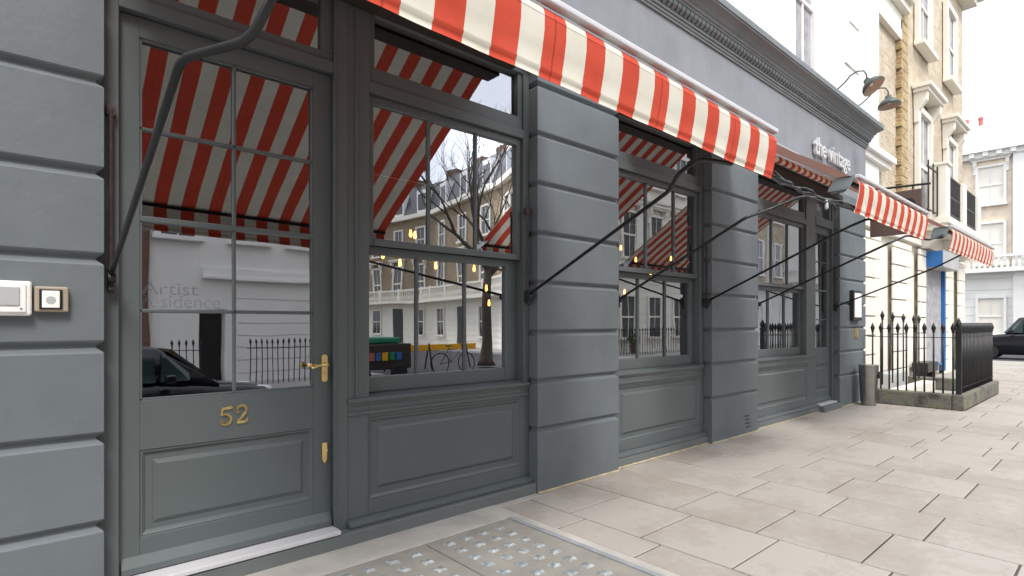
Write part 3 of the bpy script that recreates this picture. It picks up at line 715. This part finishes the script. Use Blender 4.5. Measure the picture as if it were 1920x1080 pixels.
gooseneck(11.55, 'right gooseneck lamp at the cornice corner, dark shade seen from the side', .3, rad(-6))
# hanging signboard
hs = empty('hanging_sign', (12.7, 3.4, 4.2), 'plain brown signboard with a black disc, hung from an iron bar past the end pier', 'sign')
MB().box(12.70, 12.74, 2.66, 3.50, 3.22, 4.05).build('board', 'brown', hs, bevel=.006)
MB().tube([(12.72, 3.62, 4.17), (12.72, 2.52, 4.12)], .022, 8).tube([(12.72, 2.8, 4.13), (12.72, 2.8, 4.04)], .01, 6).tube([(12.72, 3.3, 4.16), (12.72, 3.3, 4.04)], .01, 6).build('iron_bar', 'black', hs)
MB().lathe([(.115, 0), (.115, -.012)], (12.70, 2.86, 3.78), 24, 'x').build('disc', 'black', hs)

# ================================================================ generic facade tools
def frame(o, u, n):
    o, u, n = Vector(o), Vector(u).normalized(), Vector(n).normalized()
    def T(p): w_ = o + u * p[0] + n * p[1] + Vector((0, 0, p[2])); return (w_.x, w_.y, w_.z)
    return T
def sash(T, parent, a, z0, w, h, fr='stucco', hood=0, sill=True, bars=1, glassm='pane', proud=.10, arch=.12):
    m1 = MB(T)
    m1.box(a - w/2 - arch, a - w/2, 0, proud, z0, z0 + h).box(a + w/2, a + w/2 + arch, 0, proud, z0, z0 + h).box(a - w/2 - arch, a + w/2 + arch, 0, proud, z0 + h, z0 + h + arch)
    m1.box(a - w/2, a + w/2, .02, .06, z0 + h*.49, z0 + h*.53)
    for k in range(1, bars + 1): m1.box(a - w/2 + w*k/(bars+1) - .018, a - w/2 + w*k/(bars+1) + .018, .02, .045, z0, z0 + h)
    m1.box(a - w/2, a - w/2 + .05, .02, .05, z0, z0 + h).box(a + w/2 - .05, a + w/2, .02, .05, z0, z0 + h)
    if sill: m1.box(a - w/2 - arch - .05, a + w/2 + arch + .05, 0, proud + .12, z0 - .12, z0 - .001)
    if hood:
        zh = z0 + h + arch + .28
        m1.box(a - w/2 - .32, a + w/2 + .32, 0, hood, zh, zh + .10).box(a - w/2 - .38, a + w/2 + .38, 0, hood + .07, zh + .10, zh + .20)
        for sg in (-1, 1):
            xc = a + sg * (w/2 + .16)
            m1.loft([[(xc - .09, 0, zh), (xc + .09, 0, zh), (xc + .09, hood * .9, zh), (xc - .09, hood * .9, zh)],
                     [(xc - .09, 0, zh - .22), (xc + .09, 0, zh - .22), (xc + .09, hood * .85, zh - .22), (xc - .09, hood * .85, zh - .22)],
                     [(xc - .07, 0, zh - .45), (xc + .07, 0, zh - .45), (xc + .07, hood * .35, zh - .45), (xc - .07, hood * .35, zh - .45)],
                     [(xc - .06, 0, zh - .75), (xc + .06, 0, zh - .75), (xc + .06, .12, zh - .75), (xc - .06, .12, zh - .75)]])
    wn_ = m1.build('window', fr, parent, bevel=.008)
    g = MB(T).box(a - w/2 + .002, a + w/2 - .002, .004, .015, z0, z0 + h).build('glass_pane', glassm, wn_)
    return wn_
def grooved(T, mb, a0, a1, z0, z1, step=.42, d=.05):
    z = z0
    while z < z1 - .02:
        t = min(z + step - .03, z1); mb.box(a0, a1, 0, d, z, t); z += step

# ---- next house along the terrace
NY = 3.85
H = empty('terrace_house', (17, NY, 0), 'tall yellow brick terrace house with cream stucco ground floor and front balcony, beyond the railings', 'building')
Tn = frame((0, NY, 0), (1, 0, 0), (0, -1, 0))
lw_ = MB(Tn).box(12.45, 16.9, -6, -.10, -.5, 4.2).box(16.9, 24.0, -6, -.10, -.5, 4.2)
for a0, a1 in ((12.45, 14.6), (15.6, 17.2), (18.0, 18.7), (20.9, 22.2), (23.0, 24.0)): grooved(Tn, lw_, a0, a1, 0, 3.5)
lw_.box(12.45, 24.0, -.1, .06, 3.6, 4.1).box(12.45, 24.05, -.1, .16, 4.1, 4.2)
lw_.build('stucco_storey', 'cream', H, bevel=.008)
MB(Tn).box(14.2, 24.0, -6, -.02, 4.2, 13.2).build('brick_wall', 'brick', H)
MB(Tn).box(12.45, 14.2, -6, .0, 4.2, 13.2).build('brick_bay', 'brick', H)
qn = MB(Tn)
z = 4.2; k = 0
while z < 13.1:
    qn.box(16.0 if k % 2 else 16.08, 16.62, -.03, .10, z, z + .22); z += .235; k += 1
qn.build('brick_pilaster', 'brickq', H)
MB(Tn).box(12.45, 14.1, -1, .14, 4.2, 8.5).box(12.45, 14.7, -1, .22, 4.95, 5.08).box(12.45, 14.8, -1, .30, 5.08, 5.22).build('white_pilaster', 'stucco', H, bevel=.01)
MB(Tn).box(12.45, 16.2, -1, .35, 9.2, 9.35).box(12.45, 16.2, -1, .45, 9.35, 9.50).box(12.45, 16.2, -1, .25, 9.02, 9.2).box(12.45, 16.1, -1, .1, 8.4, 9.02).build('string_course', 'cream', H, bevel=.01)
sash(Tn, H, 18.4, 4.35, 1.15, 2.75, 'cream', .34, False, 1, 'curtain', .12, .16)
sash(Tn, H, 21.7, 4.35, 1.15, 2.75, 'cream', .34, False, 1, 'curtain', .12, .16)
sash(Tn, H, 18.4, 8.95, 1.15, 2.2, 'cream', 0, True, 1, 'curtain', .12, .16)
sash(Tn, H, 21.7, 8.95, 1.15, 2.2, 'cream', 0, True, 1, 'curtain', .12, .16)
MB(Tn).box(14.2, 24.2, -1, .35, 12.2, 12.4).box(14.2, 24.4, -1, .5, 12.4, 12.6).box(12.45, 24.4, -1, .4, 13.2, 13.4).build('top_cornice', 'cream', H, bevel=.02)
# balcony
bc = MB(Tn).box(18.0, 23.9, 0, .62, 3.98, 4.12).box(17.95, 23.95, 0, .68, 4.12, 4.3)
bc.box(18.0, 18.45, .26, .62, 4.3, 5.65).box(20.15, 20.65, .5, .62, 4.3, 5.5).box(22.4, 22.9, .5, .62, 4.3, 5.5)
bc.box(17.97, 18.5, .24, .66, 5.65, 5.72)
for a in (18.3, 20.6, 23.2): bc.loft([[(a, 0, 3.98), (a + .25, 0, 3.98), (a + .25, .55, 3.98), (a, .55, 3.98)], [(a, 0, 3.55), (a + .25, 0, 3.55), (a + .25, .12, 3.55), (a, .12, 3.55)]])
bal = bc.build('balcony', 'cream', H, bevel=.01)
rl = MB(Tn)
for (a0, a1) in ((18.5, 20.1), (20.7, 22.35)):
    rl.box(a0, a1, .54, .57, 5.42, 5.47).box(a0, a1, .54, .57, 4.42, 4.46).box(a0, a1, .545, .565, 4.9, 4.94)
    a = a0 + .05
    while a < a1: rl.box(a, a + .022, .548, .562, 4.3, 5.42); a += .075
rl.build('balcony_railing', 'black', bal)
sr_ = MB(Tn).box(16.9, 18.0, .42, .45, 5.42, 5.45).box(16.9, 18.0, .42, .45, 4.35, 4.38)
for a in (17.0, 17.5, 17.95): sr_.box(a, a + .03, .42, .45, 4.3, 5.6)
sr_.build('window_guard', 'black', H)
# shop window with blue sign
MB(Tn).box(18.75, 20.75, 0, .42, 3.05, 3.5).build('blue_sign_box', 'greybox', H, bevel=.01)
MB(Tn).box(18.72, 18.749, .01, .41, 3.06, 3.49).build('blue_sign_face', 'blue', H)
MB(Tn).box(20.57, 20.72, .0, .12, .1, 3.05).box(18.75, 20.55, .0, .08, .28, .35).build('blue_door_frame', 'blue', H, bevel=.008)
MB(Tn).box(18.80, 20.55, -.02, .03, .35, 3.05).build('shop_window', 'curtain', H)
MB(Tn).box(14.6, 15.6, -.1, -.08, .4, 3.3).box(17.2, 18.0, -.1, -.08, .4, 3.3).build('window_pane', 'creamw', H)

# ---- railings round the basement area
RL = empty('iron_railing', (12.2, 2, .25), 'black spear topped iron railing on a mossy stone kerb past the ashtray bin', 'railing')
MB().box(12.104, 12.32, 2.101, 3.30, 0, .268).box(12.10, 15.8, 1.93, 2.10, 0, .271).box(15.62, 15.8, 2.102, 3.8, 0, .268).build('stone_kerb', 'moss', RL, bevel=.02)
def spear(x, y, z0, z1, r=.011, fin=True):
    m1 = MB().tube([(x, y, z0), (x, y, z1)], r, 6)
    m1.lathe([(r, 0), (r * 1.9, .01), (r * 1.3, .025), (r * 2.3, .06), (r * 2.6, .085), (r * 1.6, .13), (r * .3, .18)], (x, y, z1), 8)
    return m1
first = spear(0, 0, .27, 1.34, .0145).build('railing_bar', 'black', RL, smooth=True); first.location = (12.21, 2.10, 0)
def more(x, y, zo=0, thick=1):
    c = first.copy(); COL.objects.link(c); c.location = (x, y, zo); c.scale = (thick, thick, 1)
for k in range(9): more(12.21, 2.24 + k * .135)
for k in range(25): more(12.35 + k * .135, 2.02)
MB().box(12.19, 12.23, 1.98, 2.06, .27, 1.42).lathe([(.02, 1.42), (.045, 1.46), (.045, 1.50), (.015, 1.58)], (12.21, 2.02, 0), 10).build('corner_post', 'black', RL, bevel=.004)
MB().box(12.196, 12.224, 2.05, 3.40, 1.25, 1.262).box(12.22, 15.72, 2.012, 2.028, 1.25, 1.262).box(12.22, 15.72, 2.012, 2.028, .36, .372).build('top_rail', 'black', RL)
RB = empty('stair_railing', (14, 3.2, .3), 'taller black spear railing on the entrance side, behind the front railing', 'railing')
fb = spear(0, 0, .30, 1.58, .015).build('railing_bar', 'black', RB, smooth=True); fb.location = (12.75, 3.3, 0)
for (xx, yy, zz) in ((13.45, 3.3, -.02), (14.25, 3.3, -.04), (15.1, 3.3, -.06), (15.55, 3.3, -.06)):
    c = fb.copy(); COL.objects.link(c); c.location = (xx, yy, zz)
MB().box(12.75, 15.1, 3.293, 3.307, 1.40, 1.415).build('top_rail', 'black', RB)
structure(MB().box(12.32, 15.7, 2.10, 3.95, -.2, -.003).build('area_floor', 'concrete'))
al = MB().box(12.6, 15.6, 3.0, 3.25, -.002, .20).build('area_ledge', 'creamw', bevel=.01); tag(al, 'low white stone ledge behind the front railing', 'ledge')
hp = MB().box(14.0, 15.3, 3.45, 3.74, .0, .42).build('vent_box', 'greybox', bevel=.02); tag(hp, 'grey vent box on the floor behind the railing, against the stucco wall', 'vent box')
hp = MB().box(16.9, 18.0, 3.40, 3.74, .28, .52).box(16.95, 17.0, 3.45, 3.7, 0, .28).box(17.9, 17.95, 3.45, 3.7, 0, .28).build('window_trough', 'black', bevel=.01); tag(hp, 'long black trough on legs below the blue framed shop window', 'planter')

# ---- street end: far house, road, car
FH = empty('far_house', (43, 0, 0), 'pale stucco and orange brick house across the end of the street', 'building')
Tf = frame((43, 8.5, 0), (0, -1, 0), (-1, 0, 0))   # a runs towards -y
fw = MB(Tf).box(0, 26, -8, 0, -.5, 11.6).box(3.9, 26, 0, .35, -.2, 11.6)
for z in (11.6,): fw.box(-.3, 26, -8, .7, z, z + .35).box(-.1, 26, -8, .45, z - .3, z)
for k in range(40): fw.box(.1 + k * .62, .35 + k * .62, .40, .62, 11.35, 11.6)
fw.box(0, 26, 0, .8, 4.5, 4.75).box(0, 26, 0, .10, 4.2, 4.5)
grooved(Tf, fw, 0, 3.9, 0, 4.0, .5, .04)
fw.build('stucco_wall', 'stucco', FH, bevel=.01)
MB(Tf).box(1.35, 3.8, .005, .05, 4.9, 11.2).build('brick_panel', 'brickr', FH)
bl = MB(Tf).box(0, 26, .55, .75, 5.35, 5.5)
for k in range(60): bl.lathe([(.05, 4.75), (.09, 4.95), (.05, 5.15), (.07, 5.35)], (.2 + k * .25, .65, 0), 6)
bl.build('balustrade', 'stucco', FH)
for a in (2.9, 7.0, 10.5):
    for (z0, hh) in ((8.55, 2.2), (5.0, 2.4), (.8, 2.2)): sash(frame((42.94, 8.5, 0), (0, -1, 0), (-1, 0, 0)), FH, a, z0, 1.15, hh, 'stucco', .2 if z0 > 5.5 else 0, True, 1, 'creamw', .42 if a > 4 else .14)
MB(Tf).loft([[(0, .3, 11.95), (26, .3, 11.95), (26, -8, 11.95), (0, -8, 11.95)], [(1, -.9, 13.6), (26, -.9, 13.6), (26, -7, 13.6), (1, -7, 13.6)]]).build('roof', 'greybox', FH)
MB(Tf).box(1.1, 2.8, -2.2, -1.2, 12.5, 13.4).build('chimney', 'stucco', FH)
cm = MB(Tf)
for k in range(2): cm.lathe([(.12, 13.4), (.12, 14.1), (.15, 14.15), (.13, 14.3)], (1.5 + k * .7, -1.6, 0), 10)
cm.build('chimney_pot', 'red', FH)

def car(name, loc, heading, L_, Hh, label, group=None, low=False, mat='carblack'):
    """side profile lofted across the width, with glass set into the cabin"""
    R = empty(name, loc, label, 'car', group)
    ca, sa = math.cos(heading), math.sin(heading)
    def T(p): return (loc[0] + p[0] * ca - p[1] * sa, loc[1] + p[0] * sa + p[1] * ca, loc[2] + p[2])
    w = .88; hb_ = Hh * .62   # belt height
    n = 22; lower = []
    def top(f):   # height of bonnet / boot line along 0..1 (front at 1)
        if f < .08: return hb_ * (.72 + 2.6 * f)
        if f < .62: return hb_ * .97
        if f < .95: return hb_ * (.97 - (f - .62) * .42)
        return hb_ * (.83 - (f - .95) * 3.2)
    rings = []
    for k in range(n + 1):
        f = k / n; x = (f - .5) * L_; t = top(f)
        tp = 1 - .18 * (abs(2 * f - 1) ** 4)
        ww = w * tp; b0 = .20 + .10 * abs(2 * f - 1) ** 6
        rings.append([(x, -ww * .9, b0), (x, -ww, b0 + .12), (x, -ww * 1.0, t * .62), (x, -ww * .96, t * .90), (x, -ww * .86, t), (x, 0, t + .02), (x, ww * .86, t), (x, ww * .96, t * .90), (x, ww, t * .62), (x, ww, b0 + .12), (x, ww * .9, b0)])
    MB(T).loft(rings).build('body', mat, R, smooth=True)
    # cabin
    xs_ = [(-.42, hb_ * .93), (-.26, Hh * .90), (-.12, Hh * .985), (.03, Hh), (.12, Hh * .97), (.30, hb_ * .95)] if low else [(-.47, hb_ * .93), (-.44, Hh * .93), (-.30, Hh * .99), (-.02, Hh), (.10, Hh * .97), (.20, hb_ * .95)]
    rings = []
    for f, z in xs_:
        x = f * L_; k = (z - hb_) / (Hh - hb_); wt = w * (.86 - .20 * max(0, k))
        rings.append([(x, -w * .87, hb_ * .9), (x, -wt, z - .03), (x, -wt * .8, z), (x, 0, z + .012), (x, wt * .8, z), (x, wt, z - .03), (x, w * .87, hb_ * .9)])
    MB(T).loft(rings).build('cabin', mat, R, smooth=True)
    # side windows, windscreen
    for sg in (-1, 1):
        for (a, b_) in (((-.25, -.07), (-.05, .11), (.125, .21)) if low else ((-.42, -.12), (-.10, .05), (.065, .15))):
            za = Hh * .955 if a > -.4 else Hh * .92; zb = Hh * .955 if b_ < .12 else hb_ + (Hh - hb_) * .42
            y0 = w * .872; y1 = w * .70
            MB(T).loft([[(a * L_, sg * (y0 + .012), hb_ * 1.0), (b_ * L_, sg * (y0 + .012), hb_ * 1.0), (b_ * L_, sg * (y1 + (.05 if b_ > .12 else .012)), zb - .06), (a * L_ + .03, sg * (y1 + .012), za - .06)],
                        [(a * L_, sg * (y0 - .02), hb_ * 1.0), (b_ * L_, sg * (y0 - .02), hb_ * 1.0), (b_ * L_, sg * (y1 - .02), zb - .06), (a * L_ + .03, sg * (y1 - .02), za - .06)]]).build('side_window', 'carglass', R)
    x0, x1 = (.16 * L_, .285 * L_) if low else (.10 * L_, .205 * L_)
    MB(T).loft([[(x0 + .02, -w * .6, Hh * .955), (x0 + .02, w * .6, Hh * .955), (x1 + .02, w * .78, hb_ * 1.0), (x1 + .02, -w * .78, hb_ * 1.0)], [(x0 - .03, -w * .6, Hh * .93), (x0 - .03, w * .6, Hh * .93), (x1 - .05, w * .78, hb_ * .97), (x1 - .05, -w * .78, hb_ * .97)]]).build('windscreen', 'carglass', R)
    for f in (-.31, .31):
        for sg in (-1, 1):
            c = (f * L_, 0, .31)
            wh = MB(T).lathe([(.20, sg * .74), (.30, sg * .72), (.325, sg * .78), (.325, sg * .86), (.30, sg * .905), (.21, sg * .90)], c, 22, 'y').build('wheel', 'tyre', R)
            m1 = MB(T).lathe([(.20, sg * .86), (.205, sg * .90), (.17, sg * .885), (.06, sg * .875), (.045, sg * .90), (.0, sg * .90)], c, 20, 'y')
            m1.build('rim', 'steel', wh)
    for sg in (-1, 1):
        MB(T).lathe([(.0, L_*.492), (.08, L_*.488), (.10, L_*.465), (.10, L_*.43)], (0, sg * w * .64, hb_ * .72), 14, 'x').build('headlight', 'alu', R, smooth=True)
        MB(T).box(-L_*.495, -L_*.47, sg * w * .70 - .10, sg * w * .70 + .06, hb_ * .62, hb_ * .8).build('tail_light', 'red', R, bevel=.01)
        MB(T).box(.13 * L_, .16 * L_, sg * (w + .02), sg * (w + .18), hb_ * .98, hb_ * 1.12).build('mirror', mat, R, bevel=.03)
    return R
car('passing_car', (34.6, 3.0, -.12), rad(90), 4.7, 1.95, 'black cab driving across the end of the street')
car('parked_car', (1.0, -2.75, -.12), 0, 4.4, 1.40, 'low black car parked at the kerb, reflected in the glass of door 52', low=True)

# ================================================================ OTHER SIDE OF THE STREET (seen in the glass)
WH = empty('white_house', (5, -10.6, 0), 'plain white stucco house opposite, reflected in the lower panes of door 52', 'building')
To = frame((0, -10.6, 0), (1, 0, 0), (0, 1, 0))
wm_ = MB(To).box(2.72, 3.95, -8, 0, -.5, 7.5).box(4.62, 8.2, -8, 0, -.5, 7.5).box(3.95, 4.62, -8, 0, 2.15, 7.5).box(3.95, 4.62, -8, -.4, -.5, 2.15)
wm_.box(4.0, 8.3, 0, .22, 3.02, 3.10).box(4.0, 8.3, 0, .12, 3.1, 3.35)
z = -.1
while z < 2.6: wm_.box(4.95, 8.2, 0, .035, z, z + .34); z += .37
wm_.box(2.72, 8.3, 0, .3, 7.2, 7.5)
wm_.build('stucco_wall', 'stucco', WH, bevel=.006)
MB(To).box(3.96, 4.61, -.39, -.36, -.1, 2.14).build('door', 'black', WH)
for a in (3.4, 5.3, 7.0): sash(To, WH, a, 4.2, .95, 1.9, 'stucco')
BH = empty('brown_brick_house', (-6, -10.6, 0), 'brown brick house opposite, west of the plain white house', 'building')
MB(To).box(-22, 2.70, -8, .12, -.5, 10).build('brick_wall', 'brickd', BH)
for a in (-1, -4, -7, -10, -13):
    for z in (1.0, 4.2, 7.3): sash(frame((0, -10.48, 0), (1, 0, 0), (0, 1, 0)), BH, a, z, 1.0, 1.8, 'stucco')
OR = empty('opposite_railing', (6, -9.2, 0), 'black iron area railing in front of the white house opposite', 'railing')
ob = spear(0, 0, 0, 1.12, .014).build('railing_bar', 'black', OR); ob.location = (4.9, -9.2, 0)
for k in range(1, 22):
    c = ob.copy(); COL.objects.link(c); c.location = (4.9 + k * .155, -9.2, 0)
for k in range(5):
    c = ob.copy(); COL.objects.link(c); c.location = (3.0 + k * .17, -9.2, 0)
MB().box(2.9, 3.7, -9.21, -9.19, 1.0, 1.02).box(4.8, 8.25, -9.21, -9.19, 1.0, 1.02).build('top_rail', 'black', OR)

OR2 = empty('opposite_railing', (24, -8.6, 0), 'black iron area railing in front of the cream block opposite', 'railing')
for k in range(46):
    c = ob.copy(); COL.objects.link(c); c.parent = OR2; c.matrix_parent_inverse = Matrix.Translation(-Vector(OR2.location)); c.location = (20.2 + k * .21, -8.6, 0)
MB().box(20.1, 29.8, -8.61, -8.59, 1.0, 1.02).build('top_rail', 'black', OR2)
# east block opposite: street front and side-street front
EB = empty('cream_corner_block', (24, -9.7, 0), 'big cream stucco block opposite with brick upper floors down the side street', 'building')
Te = frame((19.4, -9.9, 0), (1, 0, 0), (0, 1, 0))
e1 = MB(Te).box(0, 17, -2.5, 0, -.5, 12.5).box(0, 17, 0, .35, 4.1, 4.3).box(0, 17, 0, .2, 8.0, 8.15).box(0, 17, 0, .5, 12.2, 12.6)
grooved(Te, e1, 0, 17, 0, 3.9, .4, .035)
e1.build('stucco_wall', 'cream', EB, bevel=.008)
for a in (1.6, 4.0, 6.4, 8.8, 11.2, 13.6, 15.8):
    for (z0, hh) in ((.8, 2.1), (4.9, 2.3), (8.8, 2.0)): sash(frame((19.4, -9.86, 0), (1, 0, 0), (0, 1, 0)), EB, a, z0, 1.1, hh, 'creamw', .3 if z0 == 4.9 else 0, True, 1, 'pane')
BB = empty('brick_stucco_block', (45, -9.7, 0), 'yellow brick and white stucco block opposite, at the far east end', 'building')
Tb = frame((36.5, -9.9, 0), (1, 0, 0), (0, 1, 0))
MB(Tb).box(0, 40, -10, 0, 3.9, 13).build('brick_wall', 'brick', BB)
e2 = MB(Tb).box(0, 40, -10, .05, -.5, 3.9).box(0, 40, 0, .5, 3.9, 4.15).box(0, 40, 0, .6, 12.6, 13.1)
for k in range(14): e2.box(k * 3, k * 3 + .5, 0, .2, 4.15, 12.6)
e2.build('stucco_wall', 'stucco', BB)
for k in range(13):
    for (z0, hh) in ((.9, 2.1), (4.9, 2.3), (8.8, 2.0)): sash(Tb, BB, 1.75 + k * 3, z0, 1.1, hh, 'stucco', 0, True, 1, 'curtain')
# curved-looking side terrace facing west, in three straight pieces
TR = empty('side_street_terrace', (22, -25, 0), 'brick terrace with white balustraded balcony and slate mansard down the side street', 'building')
segs = [((18.6, -11.4), (21.2, -17.5)), ((21.2, -17.5), (22.9, -27)), ((22.9, -27), (21.5, -41)), ((21.5, -41), (16, -54))]
for (p, q_) in segs:
    p, q_ = Vector((*p, 0)), Vector((*q_, 0)); uu = (q_ - p); ln = uu.length; nn = Vector((uu.y, -uu.x, 0)).normalized()
    if nn.x > 0: nn = -nn
    dp = 1.2 if p.y > -12 else 6
    Ts = frame(p, uu, nn)
    a1 = MB(Ts).box(0, ln, -dp, 0, -.3, 3.1); grooved(Ts, a1, 0, ln, 0, 3.0, .36, .04)
    a1.box(0, ln, 0, 1.0, 3.05, 3.25).box(0, ln, 0, .35, 9.5, 9.8).box(0, ln, .85, .98, 3.95, 4.08)
    a = .1
    while a < ln:
        a1.lathe([(.05, 3.25), (.085, 3.45), (.045, 3.7), (.06, 3.95)], (a, .91, 0), 6); a += .24
    for k in range(int(ln / 2.6) + 1): a1.box(k * 2.6, k * 2.6 + .25, .8, 1.0, 3.25, 4.15)
    a1.build('stucco_storey', 'creamw', TR)
    MB(Ts).box(0, ln, -dp, .0, 3.1, 9.5).build('brick_wall', 'brickt', TR)
    MB(Ts).loft([[(0, 0, 9.8), (ln, 0, 9.8), (ln, -dp, 9.8), (0, -dp, 9.8)], [(0, -.9, 12.2), (ln, -.9, 12.2), (ln, -dp, 12.2), (0, -dp, 12.2)]]).build('mansard_roof', 'slate', TR)
    nw = max(2, int(ln / 2.7))
    for k in range(nw):
        a = ln * (k + .5) / nw
        sash(Ts, TR, a, 3.35, 1.0, 2.6, 'creamw', .3, False, 1, 'pane'); sash(Ts, TR, a, 7.0, .95, 1.7, 'creamw', 0, True, 1, 'pane')
        MB(Ts).box(a - .55, a + .55, -1.1, -.05, 9.9, 11.6).build('dormer', 'stucco', TR)
        MB(Ts).box(a - .4, a + .4, -.05, -.03, 10.1, 11.3).build('dormer_pane', 'pane', TR)
        (MB(Ts).box(a - .62, a + .62, .045, .06, .0, 2.65).build('doorway', 'black', TR) if k % 2 else sash(frame(p + nn * .045, uu, nn), TR, a, .7, 1.15, 1.85, 'creamw', 0, True, 1, 'pane'))
    for k in range(3 if dp > 2 else 0): MB(Ts).box(ln*k/3, ln*k/3 + 1.2, -3, -2.3, 12.2, 13.4).build('chimney', 'brickd', TR)

# bare street tree
def limb(mb, p, d, r, L_, depth):
    n = 4; pts = [p]; q_ = Vector(p); dd = Vector(d)
    for k in range(n):
        dd = (dd + Vector((random.uniform(-.22, .22), random.uniform(-.22, .22), random.uniform(-.05, .16)))).normalized(); q_ = q_ + dd * (L_ / n); pts.append(q_.copy())
    mb.tube(pts, [r * (1 - .45 * k / n) for k in range(n + 1)], 6 if depth < 3 else 4, cap=False)
    if depth >= 6: return
    for k in range(random.choice((2, 3))):
        nd = (dd + Vector((random.uniform(-1, 1), random.uniform(-1, 1), random.uniform(-.1, .7))) * .75).normalized()
        limb(mb, pts[-1] if k < 2 else pts[2], nd, r * .56, L_ * .76, depth + 1)
tr = empty('bare_tree', (13.2, -8.8, 0), 'bare winter street tree, reflected in the window beside door 52', 'tree')
MB().tube([(13.2, -8.8, -.05), (13.2, -8.8, .15), (13.25, -8.8, .8), (13.2, -8.75, 2.2), (13.3, -8.8, 3.6)], [.36, .25, .19, .17, .15], 12).build('trunk', 'bark', tr, smooth=True)
cr = MB()
for k in range(5):
    a = k * 1.26; limb(cr, (13.3, -8.8, 3.3 + .08 * k), (math.cos(a) * .75, math.sin(a) * .75, .8), .11, 1.9, 1)
cr.build('branches', 'bark', tr)

# things in the side street mouth: yellow barrier, bicycle, planters, lidded crate
yb = empty('yellow_barrier', (9.3, -7.9, 0), 'long yellow barrier plank on black trestles across the street', 'barrier')
MB().box(8.2, 12.0, -7.93, -7.88, .62, .82).build('plank', 'yellow', yb, bevel=.01)
for a in (8.6, 10.1, 11.6): MB().tube([(a, -7.7, 0), (a, -7.9, .85)], .025, 6).tube([(a, -8.15, 0), (a, -7.9, .85)], .025, 6).build('trestle', 'black', yb)
cr_ = empty('storage_cart', (7.6, -6.9, -.12), 'dark cart with a green lid and coloured boxes on its side, parked opposite', 'cart')
MB().box(6.4, 8.3, -7.1, -6.1, .25, .95).build('body', 'brownblack', cr_, bevel=.03)
MB().box(6.9, 8.0, -7.0, -6.2, .96, 1.12).build('lid', 'green', cr_, bevel=.04)
for a in (6.8, 7.9): MB().lathe([(.22, -.05), (.26, 0), (.22, .05)], (a, -6.08, .14), 16, 'y').build('wheel', 'tyre', cr_)
for k, mname in enumerate(('red', 'blue', 'yellow', 'green', 'blue')): MB().box(7.0 + k * .2, 7.16 + k * .2, -6.10, -6.07, .50, .72).build('box', mname, cr_, bevel=.005)
bk = empty('bicycle', (10.6, -7.3, -.12), 'black bicycle leaning by the yellow barrier', 'bicycle')
for a in (10.1, 11.15):
    MB().tube([(a + .33 * math.cos(t), -7.3, .22 + .33 * math.sin(t)) for t in [2 * math.pi * k / 24 for k in range(25)]], .018, 6).build('wheel', 'tyre', bk)
MB().tube([(10.1, -7.3, .22), (10.5, -7.3, .25), (10.42, -7.3, .72), (10.1, -7.3, .22)], .016, 6).tube([(10.5, -7.3, .25), (10.98, -7.3, .68), (10.45, -7.3, .66)], .016, 6).tube([(11.15, -7.3, .22), (10.96, -7.3, .80)], .016, 6).build('frame', 'black', bk)
MB().box(10.30, 10.52, -7.36, -7.24, .76, .80).build('saddle', 'black', bk, bevel=.02)
MB().tube([(10.96, -7.55, .86), (10.96, -7.3, .82), (10.96, -7.05, .86)], .012, 6).build('handlebar', 'black', bk)
def shrub(x, y, z, r, label, n=260):
    o = empty('potted_shrub', (x, y, 0), label, 'plant', 'planters outside the cream block')
    MB().lathe([(.16, 0), (.2, .3), (.22, .42), (.18, .42)], (x, y, 0), 14).build('pot', 'brown', o)
    lf = MB()
    for k in range(n):
        d = Vector((random.gauss(0, 1), random.gauss(0, 1), random.gauss(0, 1))).normalized() * r * random.uniform(.4, 1)
        c = Vector((x, y, z)) + d; a = Vector((random.uniform(-1, 1), random.uniform(-1, 1), random.uniform(-1, 1))).normalized() * .07; b_ = a.orthogonal().normalized() * .03
        lf.poly([tuple(c - a), tuple(c - b_), tuple(c + a), tuple(c + b_)])
    lf.build('foliage', 'leaf', o)
shrub(16.4, -8.9, .85, .5, 'leafy shrub in a brown pot, beside the bare tree')
shrub(23.2, -9.3, .7, .35, 'small leafy shrub in a brown pot, under a ground floor window of the cream block')
